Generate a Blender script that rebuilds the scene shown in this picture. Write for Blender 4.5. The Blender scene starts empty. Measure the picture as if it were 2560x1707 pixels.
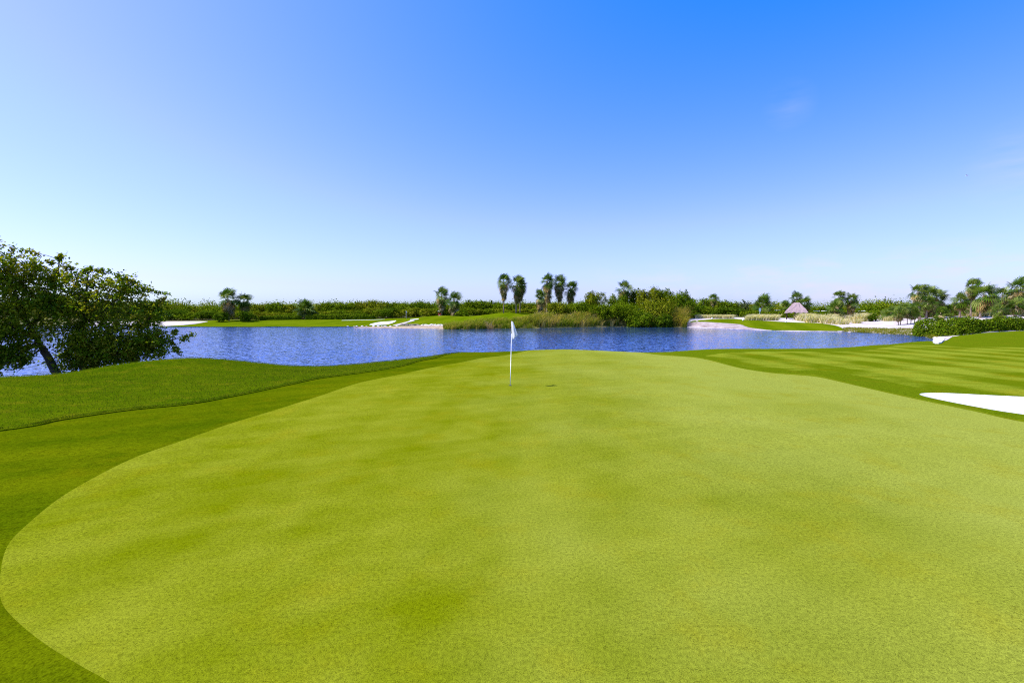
import bpy, math, random
import numpy as np
from mathutils import Vector
from mathutils.geometry import delaunay_2d_cdt

C = bpy.context.scene.collection
SC = bpy.context.scene
R = math.radians
# ------------------------------------------------------------------ camera numbers
F, CX, CY, EYE = 1138.0, 1280.0, 853.5, 2.5
PITCH = math.atan(78.5 / F)
CP, SP = math.cos(PITCH), math.sin(PITCH)
WATER = -1.2


def ray(u, v):
    dx, dy = (u - CX) / F, (v - CY) / F
    d = np.array([dx, CP - dy * SP, -SP - dy * CP])
    return d / d[1]                       # scaled to one metre of depth


def at_depth(u, v, Y):
    d = ray(u, v)
    return (d[0] * Y, Y, EYE + d[2] * Y)


def on_plane(u, v, z):
    d = ray(u, v)
    Y = (z - EYE) / d[2]
    return (d[0] * Y, Y)


def XU(u, Y):                             # world x at depth Y for a picture column
    return ray(u, 775)[0] * Y


def ZV(v, Y):
    return EYE + ray(CX, v)[2] * Y


# ------------------------------------------------------------------ terrain
def smooth_closed(pts, n=4):
    P = np.array(pts, float)
    m = len(P)
    out = []
    for i in range(m):
        p0, p1, p2, p3 = P[i - 1], P[i], P[(i + 1) % m], P[(i + 2) % m]
        for k in range(n):
            t = k / n
            out.append(0.5 * (2 * p1 + (p2 - p0) * t + (2 * p0 - 5 * p1 + 4 * p2 - p3) * t * t + (3 * p1 - p0 - 3 * p2 + p3) * t ** 3))
    return np.array(out)


def poly_sd(x, y, poly):
    """signed distance, positive inside"""
    x = np.asarray(x, float).ravel(); y = np.asarray(y, float).ravel()
    best = np.full(x.shape, 1e18); ins = np.zeros(x.shape, bool)
    n = len(poly)
    for i in range(n):
        ax, ay = poly[i]; bx, by = poly[(i + 1) % n]
        ex, ey = bx - ax, by - ay
        l2 = ex * ex + ey * ey + 1e-12
        t = np.clip(((x - ax) * ex + (y - ay) * ey) / l2, 0, 1)
        d2 = (x - ax - t * ex) ** 2 + (y - ay - t * ey) ** 2
        best = np.minimum(best, d2)
        c = (ay > y) != (by > y)
        with np.errstate(divide='ignore', invalid='ignore'):
            xi = ax + (y - ay) * ex / (ey if abs(ey) > 1e-12 else 1e-12)
        ins ^= c & (x < xi)
    d = np.sqrt(best)
    return np.where(ins, d, -d)


crest = [(0, 958, 14), (75, 951, 15), (165, 946, 16), (245, 936, 17), (330, 923, 18), (429, 903, 19.5), (474, 902, 20), (574, 907, 20.7),
         (689, 920, 21.3), (739, 925, 21.5), (804, 922, 21.8), (850, 917, 22), (900, 914, 22.4), (1000, 902, 23.5), (1046, 891, 25.3),
         (1092, 882, 27), (1153, 881, 27.8), (1230, 881, 28.5), (1325, 876, 29.5), (1383, 874, 30), (1421, 874.5, 30), (1497, 877, 29.3),
         (1574, 881, 28.3), (1620, 882, 28.3), (1689, 874.5, 30), (1765, 871, 31.5), (1900, 871, 33), (2066, 868, 36), (2157, 859, 41)]
near_shore = []
for u, v, Y in crest:
    Ys = Y + 3.6
    near_shore.append((XU(u, Ys), Ys))
far_px = [(2331, 856), (2338, 848), (2314, 842), (2278, 838), (2220, 835), (2140, 831), (2102, 829), (2050, 828.5), (2000, 828), (1950, 827),
          (1905, 825.5), (1850, 823), (1800, 820.5), (1740, 818.5), (1690, 817), (1640, 816.5), (1600, 816.5), (1540, 817), (1500, 817),
          (1450, 818), (1400, 819), (1340, 820), (1280, 821), (1220, 822), (1150, 823), (1110, 822), (1050, 821), (1000, 820.5), (900, 819),
          (800, 819), (700, 818.5), (600, 819), (500, 818.5), (430, 818), (340, 816.5), (200, 816), (0, 815), (-400, 815)]
far_shore = [on_plane(u, v, WATER) for u, v in far_px]
lake = [(-160, 4), (-60, 8), (-34, 11), (-24, 14)] + near_shore + [on_plane(2248, 858.5, WATER), on_plane(2300, 858.5, WATER)] + far_shore + [(-260, 110), (-260, 20)]
LAKE = smooth_closed(lake, 3)

ctrl = []
for u, v, Y in crest:
    ctrl.append(at_depth(u, v, Y))
collar_line = [(0, 1078), (153, 1051), (325, 1026), (478, 1010), (612, 986), (727, 962), (804, 946), (900, 933), (1000, 917), (1046, 901), (1096, 891)]
for u, v in collar_line[:9:2]:
    x, y = on_plane(u, v, 0); ctrl.append((x, y, 0))
for p in [(0, 4, 0), (-4, 6, 0), (5, 5, 0), (-2, 10, 0), (5, 10, -.02), (0, 15.4, 0), (4, 17, -.02), (8, 12, -.03), (-5, 13, 0), (0, 22, -.02), (5, 24, -.03),
          (9, 20, -.03), (-12, 4, .05), (-14, 0, .15), (0, -6, 0), (10, -4, 0), (12, 6, 0), (13, 17, -.1), (17, 20, -.12), (20, 13, -.15), (22, 26, -.2),
          (28, 20, -.25), (40, 25, -.3), (30, 5, -.2), (0, -40, 0), (60, -30, 0), (-60, -30, .3), (-18, 8, .35), (-30, 4, .2), (70, 20, -.2)]:
    ctrl.append(p)
# slopes and mounds at the right end and on the far shore
for u, v, Y in [(2560, 866, 37), (2321, 862, 42), (2248, 859, 45), (2430, 837, 54), (2560, 833, 54), (2560, 850, 46), (2420, 850, 47), (2408, 836, 57), (2293, 821, 66), (2360, 845, 52),
                (2200, 812, 85), (2300, 799, 88), (2130, 816, 82), (1990, 798, 106), (1780, 798, 102), (1870, 801, 100), (2060, 808, 93), (1900, 812, 94), (2450, 789, 90),
                (2560, 789, 92), (1800, 814, 95), (1740, 806, 98), (2230, 797, 100), (2100, 800, 100)]:
    ctrl.append(at_depth(u, v, Y))
for u, v, Y in [(433, 806, 122), (570, 802, 126), (700, 802, 126), (850, 801, 126), (945, 800, 125), (1020, 796, 124), (1095, 789.5, 124), (1160, 791.5, 122), (1200, 789, 118),
                (1240, 784, 114), (1275, 782, 112), (1310, 785, 112), (1350, 790, 110), (1100, 804, 110), (1000, 806, 114), (900, 809, 114), (1180, 803, 107), (1270, 795, 104),
                (1450, 792, 112), (1600, 795, 112), (700, 809, 116), (500, 810, 115), (300, 806, 125)]:
    ctrl.append(at_depth(u, v, Y))
ctrl.append((XU(1100, 134), 134, .1)); ctrl.append((XU(1130, 136), 136, .2)); ctrl.append((XU(1060, 136), 136, .1))
for x in (-220, -140, -60, 0, 60, 140, 220):
    ctrl.append((x, 165, 0.2)); ctrl.append((x, 230, 0.3))
ctrl += [(150, 90, .4), (150, 40, 0), (220, 0, 0), (-260, 130, 0.1), (130, 110, .5)]
CT = np.array(ctrl)


def _ker(r2):
    return 0.5 * r2 * np.log(r2 + 1e-9)


def _tps():
    n = len(CT)
    d2 = (CT[:, None, 0] - CT[None, :, 0]) ** 2 + (CT[:, None, 1] - CT[None, :, 1]) ** 2
    A = np.zeros((n + 3, n + 3))
    A[:n, :n] = _ker(d2) + np.eye(n) * 0.4
    A[:n, n] = 1; A[:n, n + 1:] = CT[:, :2]; A[n, :n] = 1; A[n + 1:, :n] = CT[:, :2].T
    return np.linalg.solve(A, np.concatenate([CT[:, 2], [0, 0, 0]]))


TW = _tps()
bunker_px = [(2300, 981), (2431, 1007), (2560, 1033)]
BUNKER = smooth_closed([(12.45, 13.75), (12.3, 12.35), (12.5, 11.15), (13.3, 10.1), (15.5, 9.4), (18.5, 10.0), (19.0, 12.0), (17.0, 13.1), (14.8, 13.75), (13.4, 14.15)], 5)


def H(x, y):
    x = np.asarray(x, float); y = np.asarray(y, float)
    shp = x.shape; x = x.ravel(); y = y.ravel()
    z = np.zeros_like(x)
    for s in range(0, len(x), 20000):
        xs, ys = x[s:s + 20000], y[s:s + 20000]
        d2 = (xs[:, None] - CT[None, :, 0]) ** 2 + (ys[:, None] - CT[None, :, 1]) ** 2
        zz = _ker(d2) @ TW[:-3] + TW[-3] + xs * TW[-2] + ys * TW[-1]
        z[s:s + 20000] = zz
    r = np.hypot(x, y - 60)
    w = np.clip((r - 140) / 60, 0, 1); w = w * w * (3 - 2 * w)
    z = np.clip(z, -1.15, 3) * (1 - w) + 0.3 * w
    sd = -poly_sd(x, y, LAKE)
    wb = np.clip((x - 46) / 8, 0, 1) * np.clip((y - 56) / 6, 0, 1) * np.clip((96 - y) / 10, 0, 1)
    q = np.clip(sd / (3.4 + 9.5 * wb), 0, 1)
    up = 1 - (1 - q) ** 2
    z = np.where(sd > 0, WATER + (z - WATER) * up, WATER + np.maximum(sd * 0.35, -1.6))
    b = poly_sd(x, y, BUNKER)
    k = np.clip(b / 0.9, 0, 1)
    z = z - 0.22 * np.where(b > 0, 1 - (1 - k) ** 2, 0)
    return z.reshape(shp)


def h1(x, y):
    return float(H(np.array([x]), np.array([y]))[0])


def hit(u, v, ymax=170):
    Y = np.arange(2.0, ymax, 0.2)
    d = ray(u, v)
    below = (EYE + d[2] * Y) < H(d[0] * Y, Y)
    i = int(np.argmax(below)) if below.any() else len(Y) - 1
    return (d[0] * Y[i], Y[i])


# ------------------------------------------------------------------ materials
def srgb(r, g, b):
    f = lambda c: (c / 255 / 12.92) if c <= 10 else ((c / 255 + 0.055) / 1.055) ** 2.4
    return (f(r), f(g), f(b), 1)


class NT:
    def __init__(s, name, rough=0.7, spec=0.3):
        s.m = bpy.data.materials.new(name); s.m.use_nodes = True
        s.t = s.m.node_tree; s.p = s.t.nodes['Principled BSDF']
        s.p.inputs['Roughness'].default_value = rough
        s.p.inputs['Specular IOR Level'].default_value = spec

    def n(s, typ, **kw):
        o = s.t.nodes.new(typ)
        for k, v in kw.items():
            setattr(o, k, v)
        return o

    def l(s, a, b):
        s.t.links.new(a, b)

    def pos(s):
        return s.n('ShaderNodeNewGeometry').outputs['Position']

    def noise(s, vec, scale, detail=3, rough=0.55, out='Fac'):
        o = s.n('ShaderNodeTexNoise')
        o.inputs['Scale'].default_value = scale; o.inputs['Detail'].default_value = detail; o.inputs['Roughness'].default_value = rough
        if vec is not None: s.l(vec, o.inputs['Vector'])
        return o.outputs[out]

    def ramp(s, fac, stops, interp='LINEAR'):
        o = s.n('ShaderNodeValToRGB'); e = o.color_ramp.elements; o.color_ramp.interpolation = interp
        while len(e) < len(stops): e.new(0.5)
        for i, (p, c) in enumerate(stops):
            e[i].position = p; e[i].color = c if len(c) == 4 else (*c, 1)
        s.l(fac, o.inputs[0]); return o.outputs[0]

    def mix(s, fac, a, b, mode='MIX'):
        o = s.n('ShaderNodeMix', data_type='RGBA', blend_type=mode)
        for sock, val in ((o.inputs[0], fac), (o.inputs[6], a), (o.inputs[7], b)):
            if hasattr(val, 'is_output'): s.l(val, sock)
            else: sock.default_value = val if not isinstance(val, tuple) or len(val) == 4 else (*val, 1)
        return o.outputs[2]

    def math(s, op, a, b=None, c=None):
        o = s.n('ShaderNodeMath', operation=op)
        for i, val in enumerate((a, b, c)):
            if val is None: continue
            if hasattr(val, 'is_output'): s.l(val, o.inputs[i])
            else: o.inputs[i].default_value = val
        return o.outputs[0]

    def map(s, vec, scale=(1, 1, 1), rot=(0, 0, 0)):
        o = s.n('ShaderNodeMapping'); o.inputs['Scale'].default_value = scale; o.inputs['Rotation'].default_value = rot
        s.l(vec, o.inputs['Vector']); return o.outputs[0]

    def bump(s, h, strength, dist):
        o = s.n('ShaderNodeBump'); o.inputs['Strength'].default_value = strength; o.inputs['Distance'].default_value = dist
        s.l(h, o.inputs['Height']); s.l(o.outputs[0], s.p.inputs['Normal'])

    def color(s, c):
        if hasattr(c, 'is_output'): s.l(c, s.p.inputs['Base Color'])
        else: s.p.inputs['Base Color'].default_value = c if len(c) == 4 else (*c, 1)
        return s.m


def plain(name, c, rough=0.6, var=0.25, scale=6, spec=0.3):
    t = NT(name, rough, spec)
    f = t.noise(t.n('ShaderNodeTexCoord').outputs['Object'], scale, 4)
    a = tuple(max(0, x * (1 - var)) for x in c[:3]); b = tuple(min(1, x * (1 + var)) for x in c[:3])
    return t.color(t.ramp(f, [(0.3, a), (0.7, b)]))


def grass_mat(name, dark, light, dry, big=0.22, fine=85, bumpd=0.012, bumps=0.6, stripe=None, dryamt=0.5, speck=0.35, streak=None, pale=None):
    t = NT(name, 0.9, 0.0)
    p = t.pos()
    big_n = t.noise(t.map(p, (1, 0.8, 1)), big, 4, 0.6)
    mid = t.noise(p, big * 7, 4, 0.6)
    f = t.math('ADD', t.math('MULTIPLY', big_n, 0.6), t.math('MULTIPLY', mid, 0.4))
    if stripe:
        for ang, period, amt in stripe:
            q = t.n('ShaderNodeSeparateXYZ')
            t.l(t.map(p, (1, 1, 1), (0, 0, R(ang))), q.inputs[0])
            wob = t.math('MULTIPLY', t.noise(p, 0.35, 2), 1.0)
            ph = t.math('MULTIPLY', t.math('ADD', q.outputs[0], wob), 2 * math.pi / period)
            sn = t.math('MULTIPLY', t.math('SINE', ph), 2.0)
            sn = t.math('MINIMUM', t.math('MAXIMUM', sn, -1.0), 1.0)
            f = t.math('ADD', f, t.math('MULTIPLY', sn, amt))
    if streak:
        ang, amt = streak
        sn_ = t.noise(t.map(t.map(p, (1, 1, 1), (0, 0, R(ang))), (.22, 1.5, 1)), 1.0, 4, .6)
        f = t.math('ADD', f, t.math('MULTIPLY', t.math('SUBTRACT', sn_, .5), amt))
    col = t.ramp(f, [(0.33, dark), (0.67, light)])
    if pale:  # lightens to the right: grass sheen painted into the turf colour
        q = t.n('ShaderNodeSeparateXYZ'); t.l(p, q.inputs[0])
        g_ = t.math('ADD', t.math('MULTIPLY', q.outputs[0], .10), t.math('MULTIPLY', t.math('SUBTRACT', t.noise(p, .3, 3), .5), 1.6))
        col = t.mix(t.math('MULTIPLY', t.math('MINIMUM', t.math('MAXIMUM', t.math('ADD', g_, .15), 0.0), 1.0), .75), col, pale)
    dn = t.ramp(t.noise(p, big * 2.6 + 0.2, 5, 0.65), [(0.52, (0, 0, 0)), (0.75, (dryamt,) * 3)])
    col = t.mix(dn, col, dry)
    # blades: fine speckle plus a coarser tuft speckle
    fn = t.noise(p, fine, 3, 0.7)
    tn = t.noise(p, fine * 0.28, 2, 0.6)
    sp = t.math('ADD', t.math('MULTIPLY', fn, 0.7), t.math('MULTIPLY', tn, 0.3))
    k = t.ramp(sp, [(0.32, (1 - speck * 1.25,) * 3), (0.5, (1, 1, 1)), (0.68, (1 + speck,) * 3)])
    col = t.mix(1.0, col, k, 'MULTIPLY')
    t.bump(sp, bumps, bumpd)
    return t.color(col)


M = {}
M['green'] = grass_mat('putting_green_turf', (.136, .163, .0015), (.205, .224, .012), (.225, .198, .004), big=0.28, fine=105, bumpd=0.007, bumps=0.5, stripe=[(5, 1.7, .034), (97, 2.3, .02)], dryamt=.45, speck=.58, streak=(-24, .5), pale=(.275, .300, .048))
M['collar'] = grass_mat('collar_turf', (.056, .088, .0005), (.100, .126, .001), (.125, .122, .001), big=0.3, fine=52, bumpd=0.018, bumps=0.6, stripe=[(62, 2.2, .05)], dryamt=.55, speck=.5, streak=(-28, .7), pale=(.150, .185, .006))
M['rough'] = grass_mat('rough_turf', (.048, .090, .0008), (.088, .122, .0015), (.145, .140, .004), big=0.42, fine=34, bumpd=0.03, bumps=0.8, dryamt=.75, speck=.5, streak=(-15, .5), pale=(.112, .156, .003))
M['fairway'] = grass_mat('fairway_turf', (.100, .138, .002), (.200, .235, .015), (.215, .175, .004), big=0.2, fine=52, bumpd=0.012, bumps=0.5, stripe=[(-4, 3.4, .12), (64, 5.0, .07)], dryamt=.6, speck=.45, streak=(10, .5))
M['farlawn'] = grass_mat('far_turf', (.078, .125, .001), (.135, .175, .003), (.15, .16, .008), big=0.1, fine=8, bumpd=0.04, bumps=0.4, stripe=[(20, 6, .08)], dryamt=.4)
t = NT('soil_ground', 0.9, 0.1)
n1 = t.noise(t.pos(), 0.5, 5, .65)
M['ground'] = t.color(t.ramp(n1, [(.3, (.05, .07, .006)), (.5, (.11, .11, .025)), (.7, (.22, .18, .08))]))


def sand_mat(name, a, b, sc=1.5):
    t = NT(name, 0.9, 0.15); p = t.pos()
    n = t.noise(p, sc, 6, .7); f = t.noise(p, 25, 3, .6)
    t.bump(t.math('ADD', n, t.math('MULTIPLY', f, .3)), 0.5, 0.06)
    return t.color(t.ramp(n, [(.3, a), (.65, b)]))


M['bunker'] = sand_mat('bunker_sand', (.60, .57, .51), (.74, .71, .66))
M['sand'] = sand_mat('beach_sand', (.38, .30, .28), (.70, .63, .61), 0.5)
M['beach'] = sand_mat('pink_gravel', (.24, .17, .15), (.50, .41, .39), 0.8)
M['shore'] = sand_mat('shore_gravel', (.22, .15, .08), (.55, .42, .28), 0.9)


def leaf_mat(name, rough=0.45, trans=0.25, spec=0.35):
    t = NT(name, rough, spec)
    a = t.n('ShaderNodeVertexColor', layer_name='tint')
    t.color(a.outputs[0])
    if trans:
        tr = t.n('ShaderNodeBsdfTranslucent'); mx = t.n('ShaderNodeMixShader'); mx.inputs[0].default_value = trans
        out = t.t.nodes['Material Output']
        t.l(t.mix(1.0, a.outputs[0], (1.5, 1.5, .6, 1), 'MULTIPLY'), tr.inputs[0])
        t.l(t.p.outputs[0], mx.inputs[1]); t.l(tr.outputs[0], mx.inputs[2]); t.l(mx.outputs[0], out.inputs[0])
    return t.m


M['leaf'] = leaf_mat('leaf_green', 0.8, 0.22, 0.0)
M['blade'] = leaf_mat('grass_blade', 0.8, 0.4, 0.0)
M['tree_leaf'] = leaf_mat('tree_leaf', 0.6, 0.42, 0.1)
M['frond'] = leaf_mat('palm_frond', 0.5, 0.25, 0.12)
M['dry'] = leaf_mat('dry_frond', 0.85, 0.1, 0.1)
M['bark'] = plain('palm_bark', (.30, .22, .16), .9, .35, 5)
M['darkbark'] = plain('dark_bark', (.075, .055, .035), .9, .4, 6)
M['white'] = plain('white_paint', (.82, .82, .80), .4, .03)
M['cloth'] = plain('white_cloth', (.85, .85, .86), .8, .02)
_nt = M['cloth'].node_tree; _tr = _nt.nodes.new('ShaderNodeBsdfTranslucent'); _tr.inputs[0].default_value = (.85, .85, .88, 1); _mx = _nt.nodes.new('ShaderNodeMixShader'); _mx.inputs[0].default_value = .4
_nt.links.new(_nt.nodes['Principled BSDF'].outputs[0], _mx.inputs[1]); _nt.links.new(_tr.outputs[0], _mx.inputs[2]); _nt.links.new(_mx.outputs[0], _nt.nodes['Material Output'].inputs[0])
M['black'] = plain('black_plastic', (.02, .02, .02), .5, .2)
M['red'] = plain('red_vinyl', (.42, .06, .03), .5, .15)
M['thatch'] = None
M['wood'] = plain('dark_wood', (.07, .045, .03), .8, .3)
M['rock'] = plain('pale_rock', (.62, .56, .50), .9, .25, 2)
M['darkrock'] = plain('grey_rock', (.20, .17, .13), .9, .35, 2)
M['bluegrey'] = plain('pale_blue_paint', (.40, .55, .62), .5, .05)
t = NT('thatch', .95, .05)
tc = t.n('ShaderNodeTexCoord').outputs['Object']
st = t.noise(t.map(tc, (9, 9, 1.2)), 2.2, 5, .7)
t.bump(st, .8, .08)
M['thatch'] = t.color(t.ramp(st, [(.3, (.24, .16, .15)), (.55, (.42, .31, .31)), (.75, (.56, .45, .45))]))

t = NT('lake_water', 0.08, 0.5)
t.p.inputs['IOR'].default_value = 1.33
p = t.pos()
acc = None
for sc, amp, st in ((1.3, .22, (1, 1.6, 1)), (3.8, .32, (1, 1.4, 1)), (9.0, .14, (1, 1.2, 1))):
    c = t.noise(t.map(p, st, (0, 0, R(12))), sc, 3, .55, 'Color')
    v1 = t.n('ShaderNodeVectorMath', operation='SUBTRACT'); t.l(c, v1.inputs[0]); v1.inputs[1].default_value = (.5, .5, .5)
    v2 = t.n('ShaderNodeVectorMath', operation='MULTIPLY'); t.l(v1.outputs[0], v2.inputs[0]); v2.inputs[1].default_value = (amp * 2, amp * 2.6, 0)
    if acc is None: acc = v2.outputs[0]
    else:
        v3 = t.n('ShaderNodeVectorMath', operation='ADD'); t.l(acc, v3.inputs[0]); t.l(v2.outputs[0], v3.inputs[1]); acc = v3.outputs[0]
# wind patches, and calm water in the lee of the bushy middle shore
sp_ = t.n('ShaderNodeSeparateXYZ'); t.l(p, sp_.inputs[0])
def step(v, a, b):
    o = t.n('ShaderNodeMapRange', interpolation_type='SMOOTHSTEP'); t.l(v, o.inputs[0]); o.inputs[1].default_value = a; o.inputs[2].default_value = b; return o.outputs[0]
lee = t.math('MULTIPLY', t.math('MULTIPLY', step(sp_.outputs[0], -22, -8), step(sp_.outputs[0], 42, 36)), step(sp_.outputs[1], 52, 90))
wob = t.noise(t.map(p, (.05, .09, 1)), 1.0, 3, .6)
amp_ = t.math('MULTIPLY', t.math('SUBTRACT', 1.0, t.math('MULTIPLY', lee, .72)), t.math('ADD', .62, t.math('MULTIPLY', wob, .76)))
v6 = t.n('ShaderNodeVectorMath', operation='SCALE'); t.l(acc, v6.inputs[0]); t.l(amp_, v6.inputs['Scale'])
v4 = t.n('ShaderNodeVectorMath', operation='ADD'); t.l(v6.outputs[0], v4.inputs[0]); v4.inputs[1].default_value = (0, 0, 1)
v5 = t.n('ShaderNodeVectorMath', operation='NORMALIZE'); t.l(v4.outputs[0], v5.inputs[0])
t.l(v5.outputs[0], t.p.inputs['Normal'])
bank_refl = t.math('MULTIPLY', lee, t.math('ADD', .45, t.math('MULTIPLY', wob, .7)))
M['water'] = t.color(t.mix(bank_refl, (.014, .056, .25), (.022, .050, .075)))   # dark reflection of the bushy bank painted into the base colour

# ------------------------------------------------------------------ mesh helpers


def link(name, me, mat=None, parent=None, loc=None):
    o = bpy.data.objects.new(name, me); C.objects.link(o)
    if mat is not None and me is not None and not me.materials: me.materials.append(mat)
    if parent is not None: o.parent = parent
    if loc is not None: o.location = loc
    return o


def tag(o, label=None, cat=None, group=None, kind=None):
    if label: o['label'] = label
    if cat: o['category'] = cat
    if group: o['group'] = group
    if kind: o['kind'] = kind
    return o


def thing(name, label, cat, loc, rz=0, group=None):
    o = bpy.data.objects.new(name, None); C.objects.link(o)
    o.location = loc; o.rotation_euler = (0, 0, rz); o.empty_display_size = .2
    return tag(o, label, cat, group)


def pyd(name, v, f, smooth=False):
    me = bpy.data.meshes.new(name)
    me.from_pydata([tuple(map(float, q)) for q in v], [], [tuple(int(i) for i in q) for q in f])
    if smooth: me.polygons.foreach_set('use_smooth', [True] * len(me.polygons))
    me.update(); return me


def quad_mesh(name, Q, col):
    """Q (N,4,3) separate quads, col (N,3) tint per quad"""
    Q = np.asarray(Q, np.float32); n = len(Q)
    me = bpy.data.meshes.new(name)
    me.vertices.add(n * 4); me.vertices.foreach_set('co', Q.reshape(-1))
    me.loops.add(n * 4); me.loops.foreach_set('vertex_index', np.arange(n * 4, dtype=np.int32))
    me.polygons.add(n); me.polygons.foreach_set('loop_start', np.arange(0, n * 4, 4, dtype=np.int32))
    me.polygons.foreach_set('loop_total', np.full(n, 4, np.int32))
    a = me.color_attributes.new('tint', 'FLOAT_COLOR', 'CORNER')
    cc = np.ones((n, 4, 4), np.float32); cc[:, :, :3] = np.asarray(col)[:, None, :]
    a.data.foreach_set('color', cc.reshape(-1))
    me.update(calc_edges=True); me.validate()
    return me


class MB:
    def __init__(s): s.v = []; s.f = []

    def box(s, c, d, taper=1.0):
        b = len(s.v); x, y, z = (k / 2 for k in d)
        for dz, k in ((-z, 1), (z, taper)):
            for sx, sy in ((-1, -1), (1, -1), (1, 1), (-1, 1)):
                s.v.append((c[0] + sx * x * k, c[1] + sy * y * k, c[2] + dz))
        s.f += [(b, b + 3, b + 2, b + 1), (b + 4, b + 5, b + 6, b + 7)] + [(b + i, b + (i + 1) % 4, b + 4 + (i + 1) % 4, b + 4 + i) for i in range(4)]
        return s

    def tube(s, pts, rad, n=8, cap=True):
        pts = [Vector(p) for p in pts]; b = len(s.v)
        for i, p in enumerate(pts):
            d = (pts[min(i + 1, len(pts) - 1)] - pts[max(i - 1, 0)]).normalized()
            a = d.orthogonal().normalized() if abs(d.z) < .95 else Vector((1, 0, 0))
            a = (a - d * a.dot(d)).normalized(); c = d.cross(a)
            r = rad[i] if hasattr(rad, '__len__') else rad
            for k in range(n):
                t = 2 * math.pi * k / n
                s.v.append(tuple(p + a * (r * math.cos(t)) + c * (r * math.sin(t))))
        for i in range(len(pts) - 1):
            for k in range(n):
                q = b + i * n
                s.f.append((q + k, q + (k + 1) % n, q + n + (k + 1) % n, q + n + k))
        if cap:
            s.f.append(tuple(b + k for k in range(n))[::-1]); s.f.append(tuple(b + (len(pts) - 1) * n + k for k in range(n)))
        return s

    def build(s, name, mat, parent=None, smooth=False, loc=None):
        return link(name, pyd(name, s.v, s.f, smooth), mat, parent, loc)


def copy_tree(o, parent=None):
    c = o.copy(); C.objects.link(c)
    if parent is not None: c.parent = parent
    for ch in list(o.children): copy_tree(ch, c)
    return c


# ------------------------------------------------------------------ ground sheets
SHEETS = []


def sheet(name, poly, res, mat, off=0.0, holes=(), skirt=0.0, register=True):
    poly = np.asarray(poly, float)
    lo, hi = poly.min(0), poly.max(0)
    gx, gy = np.meshgrid(np.arange(lo[0], hi[0], res), np.arange(lo[1], hi[1], res))
    gx = gx + (np.arange(gx.shape[0]) % 2 * .5 * res)[:, None]
    gx, gy = gx.ravel(), gy.ravel()
    keep = poly_sd(gx, gy, poly) > res * .35
    for hh in holes: keep &= poly_sd(gx, gy, hh) < -res * .35
    P = [Vector((float(a), float(b))) for a, b in poly]
    edges = [(i, (i + 1) % len(poly)) for i in range(len(poly))]
    loops = [list(range(len(poly)))]
    for hh in holes:
        b = len(P); P += [Vector((float(a), float(c))) for a, c in hh]
        edges += [(b + i, b + (i + 1) % len(hh)) for i in range(len(hh))]
        loops.append(list(range(b, b + len(hh))))
    P += [Vector((float(a), float(b))) for a, b in zip(gx[keep], gy[keep])]
    V, E, Fc, *_ = delaunay_2d_cdt(P, edges, [], 0, 1e-5)
    V = np.array([(v.x, v.y) for v in V]); Fc = np.array([f for f in Fc if len(f) == 3])
    cen = V[Fc].mean(1)
    ok = poly_sd(cen[:, 0], cen[:, 1], poly) > 0
    for hh in holes: ok &= poly_sd(cen[:, 0], cen[:, 1], hh) < 0
    Fc = Fc[ok]
    z = H(V[:, 0], V[:, 1]) + (off(V[:, 0], V[:, 1]) if callable(off) else off)
    verts = np.column_stack([V, z])
    a = verts[Fc[:, 1]] - verts[Fc[:, 0]]; b = verts[Fc[:, 2]] - verts[Fc[:, 0]]
    flip = (a[:, 0] * b[:, 1] - a[:, 1] * b[:, 0]) < 0
    Fc[flip] = Fc[flip][:, ::-1]
    me = pyd(name, verts, Fc, True)
    faces = [tuple(f) for f in Fc]
    if skirt:
        from collections import Counter
        cnt = Counter()
        for f in faces:
            for i in range(3):
                cnt[tuple(sorted((f[i], f[(i + 1) % 3])))] += 1
        vs = [tuple(v) for v in verts]; low = {}
        fs = list(faces)
        for f in faces:
            for i in range(3):
                p, q = f[i], f[(i + 1) % 3]
                if cnt[tuple(sorted((p, q)))] == 1:
                    for k in (p, q):
                        if k not in low:
                            low[k] = len(vs); vs.append(tuple(verts[k])); vs.append((verts[k][0], verts[k][1], verts[k][2] - skirt))
                    fs.append((low[q], low[p], low[p] + 1, low[q] + 1))
        bpy.data.meshes.remove(me)
        me = pyd(name, vs, fs, False)
        me.polygons.foreach_set('use_smooth', [len(q.vertices) == 3 for q in me.polygons])
    o = link(name, me, mat); o['kind'] = 'structure'
    if register: SHEETS.append(poly)
    return o


green_px = [(0, 1440), (20, 1360), (77, 1300), (153, 1239), (245, 1185), (344, 1137), (459, 1097), (574, 1057), (689, 1023), (804, 988), (900, 958), (1000, 938), (1077, 921), (1153, 905), (1210, 892), (1260, 885)]
green_r = [(1720, 888.5), (1765, 896), (1842, 917), (1919, 929), (1974, 933), (2040, 938), (2102, 950.5), (2248, 984.5), (2431, 1024), (2560, 1053)]
GREEN = [on_plane(277, 1707, 0), on_plane(208, 1667, 0), on_plane(119, 1613, 0), on_plane(45, 1554, 0), on_plane(4, 1503, 0)]
GREEN += [on_plane(u, v, 0) for u, v in green_px]
GREEN += [(XU(1325, 29.6), 29.6), (XU(1383, 30.8), 30.8), (XU(1450, 30.9), 30.9), (XU(1530, 30.2), 30.2), (XU(1600, 28.6), 28.6), (XU(1650, 26.6), 26.6)]
GREEN += [on_plane(u, v, -.02) for u, v in green_r]
GREEN += [(12.3, 8.6), (13.2, 6.5), (13.5, 3), (12, .5), (8, -.5), (4, 0), (1, 1.05), (-.8, 1.98), (-1.8, 2.46)]
GREEN = smooth_closed(GREEN, 10)

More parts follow.
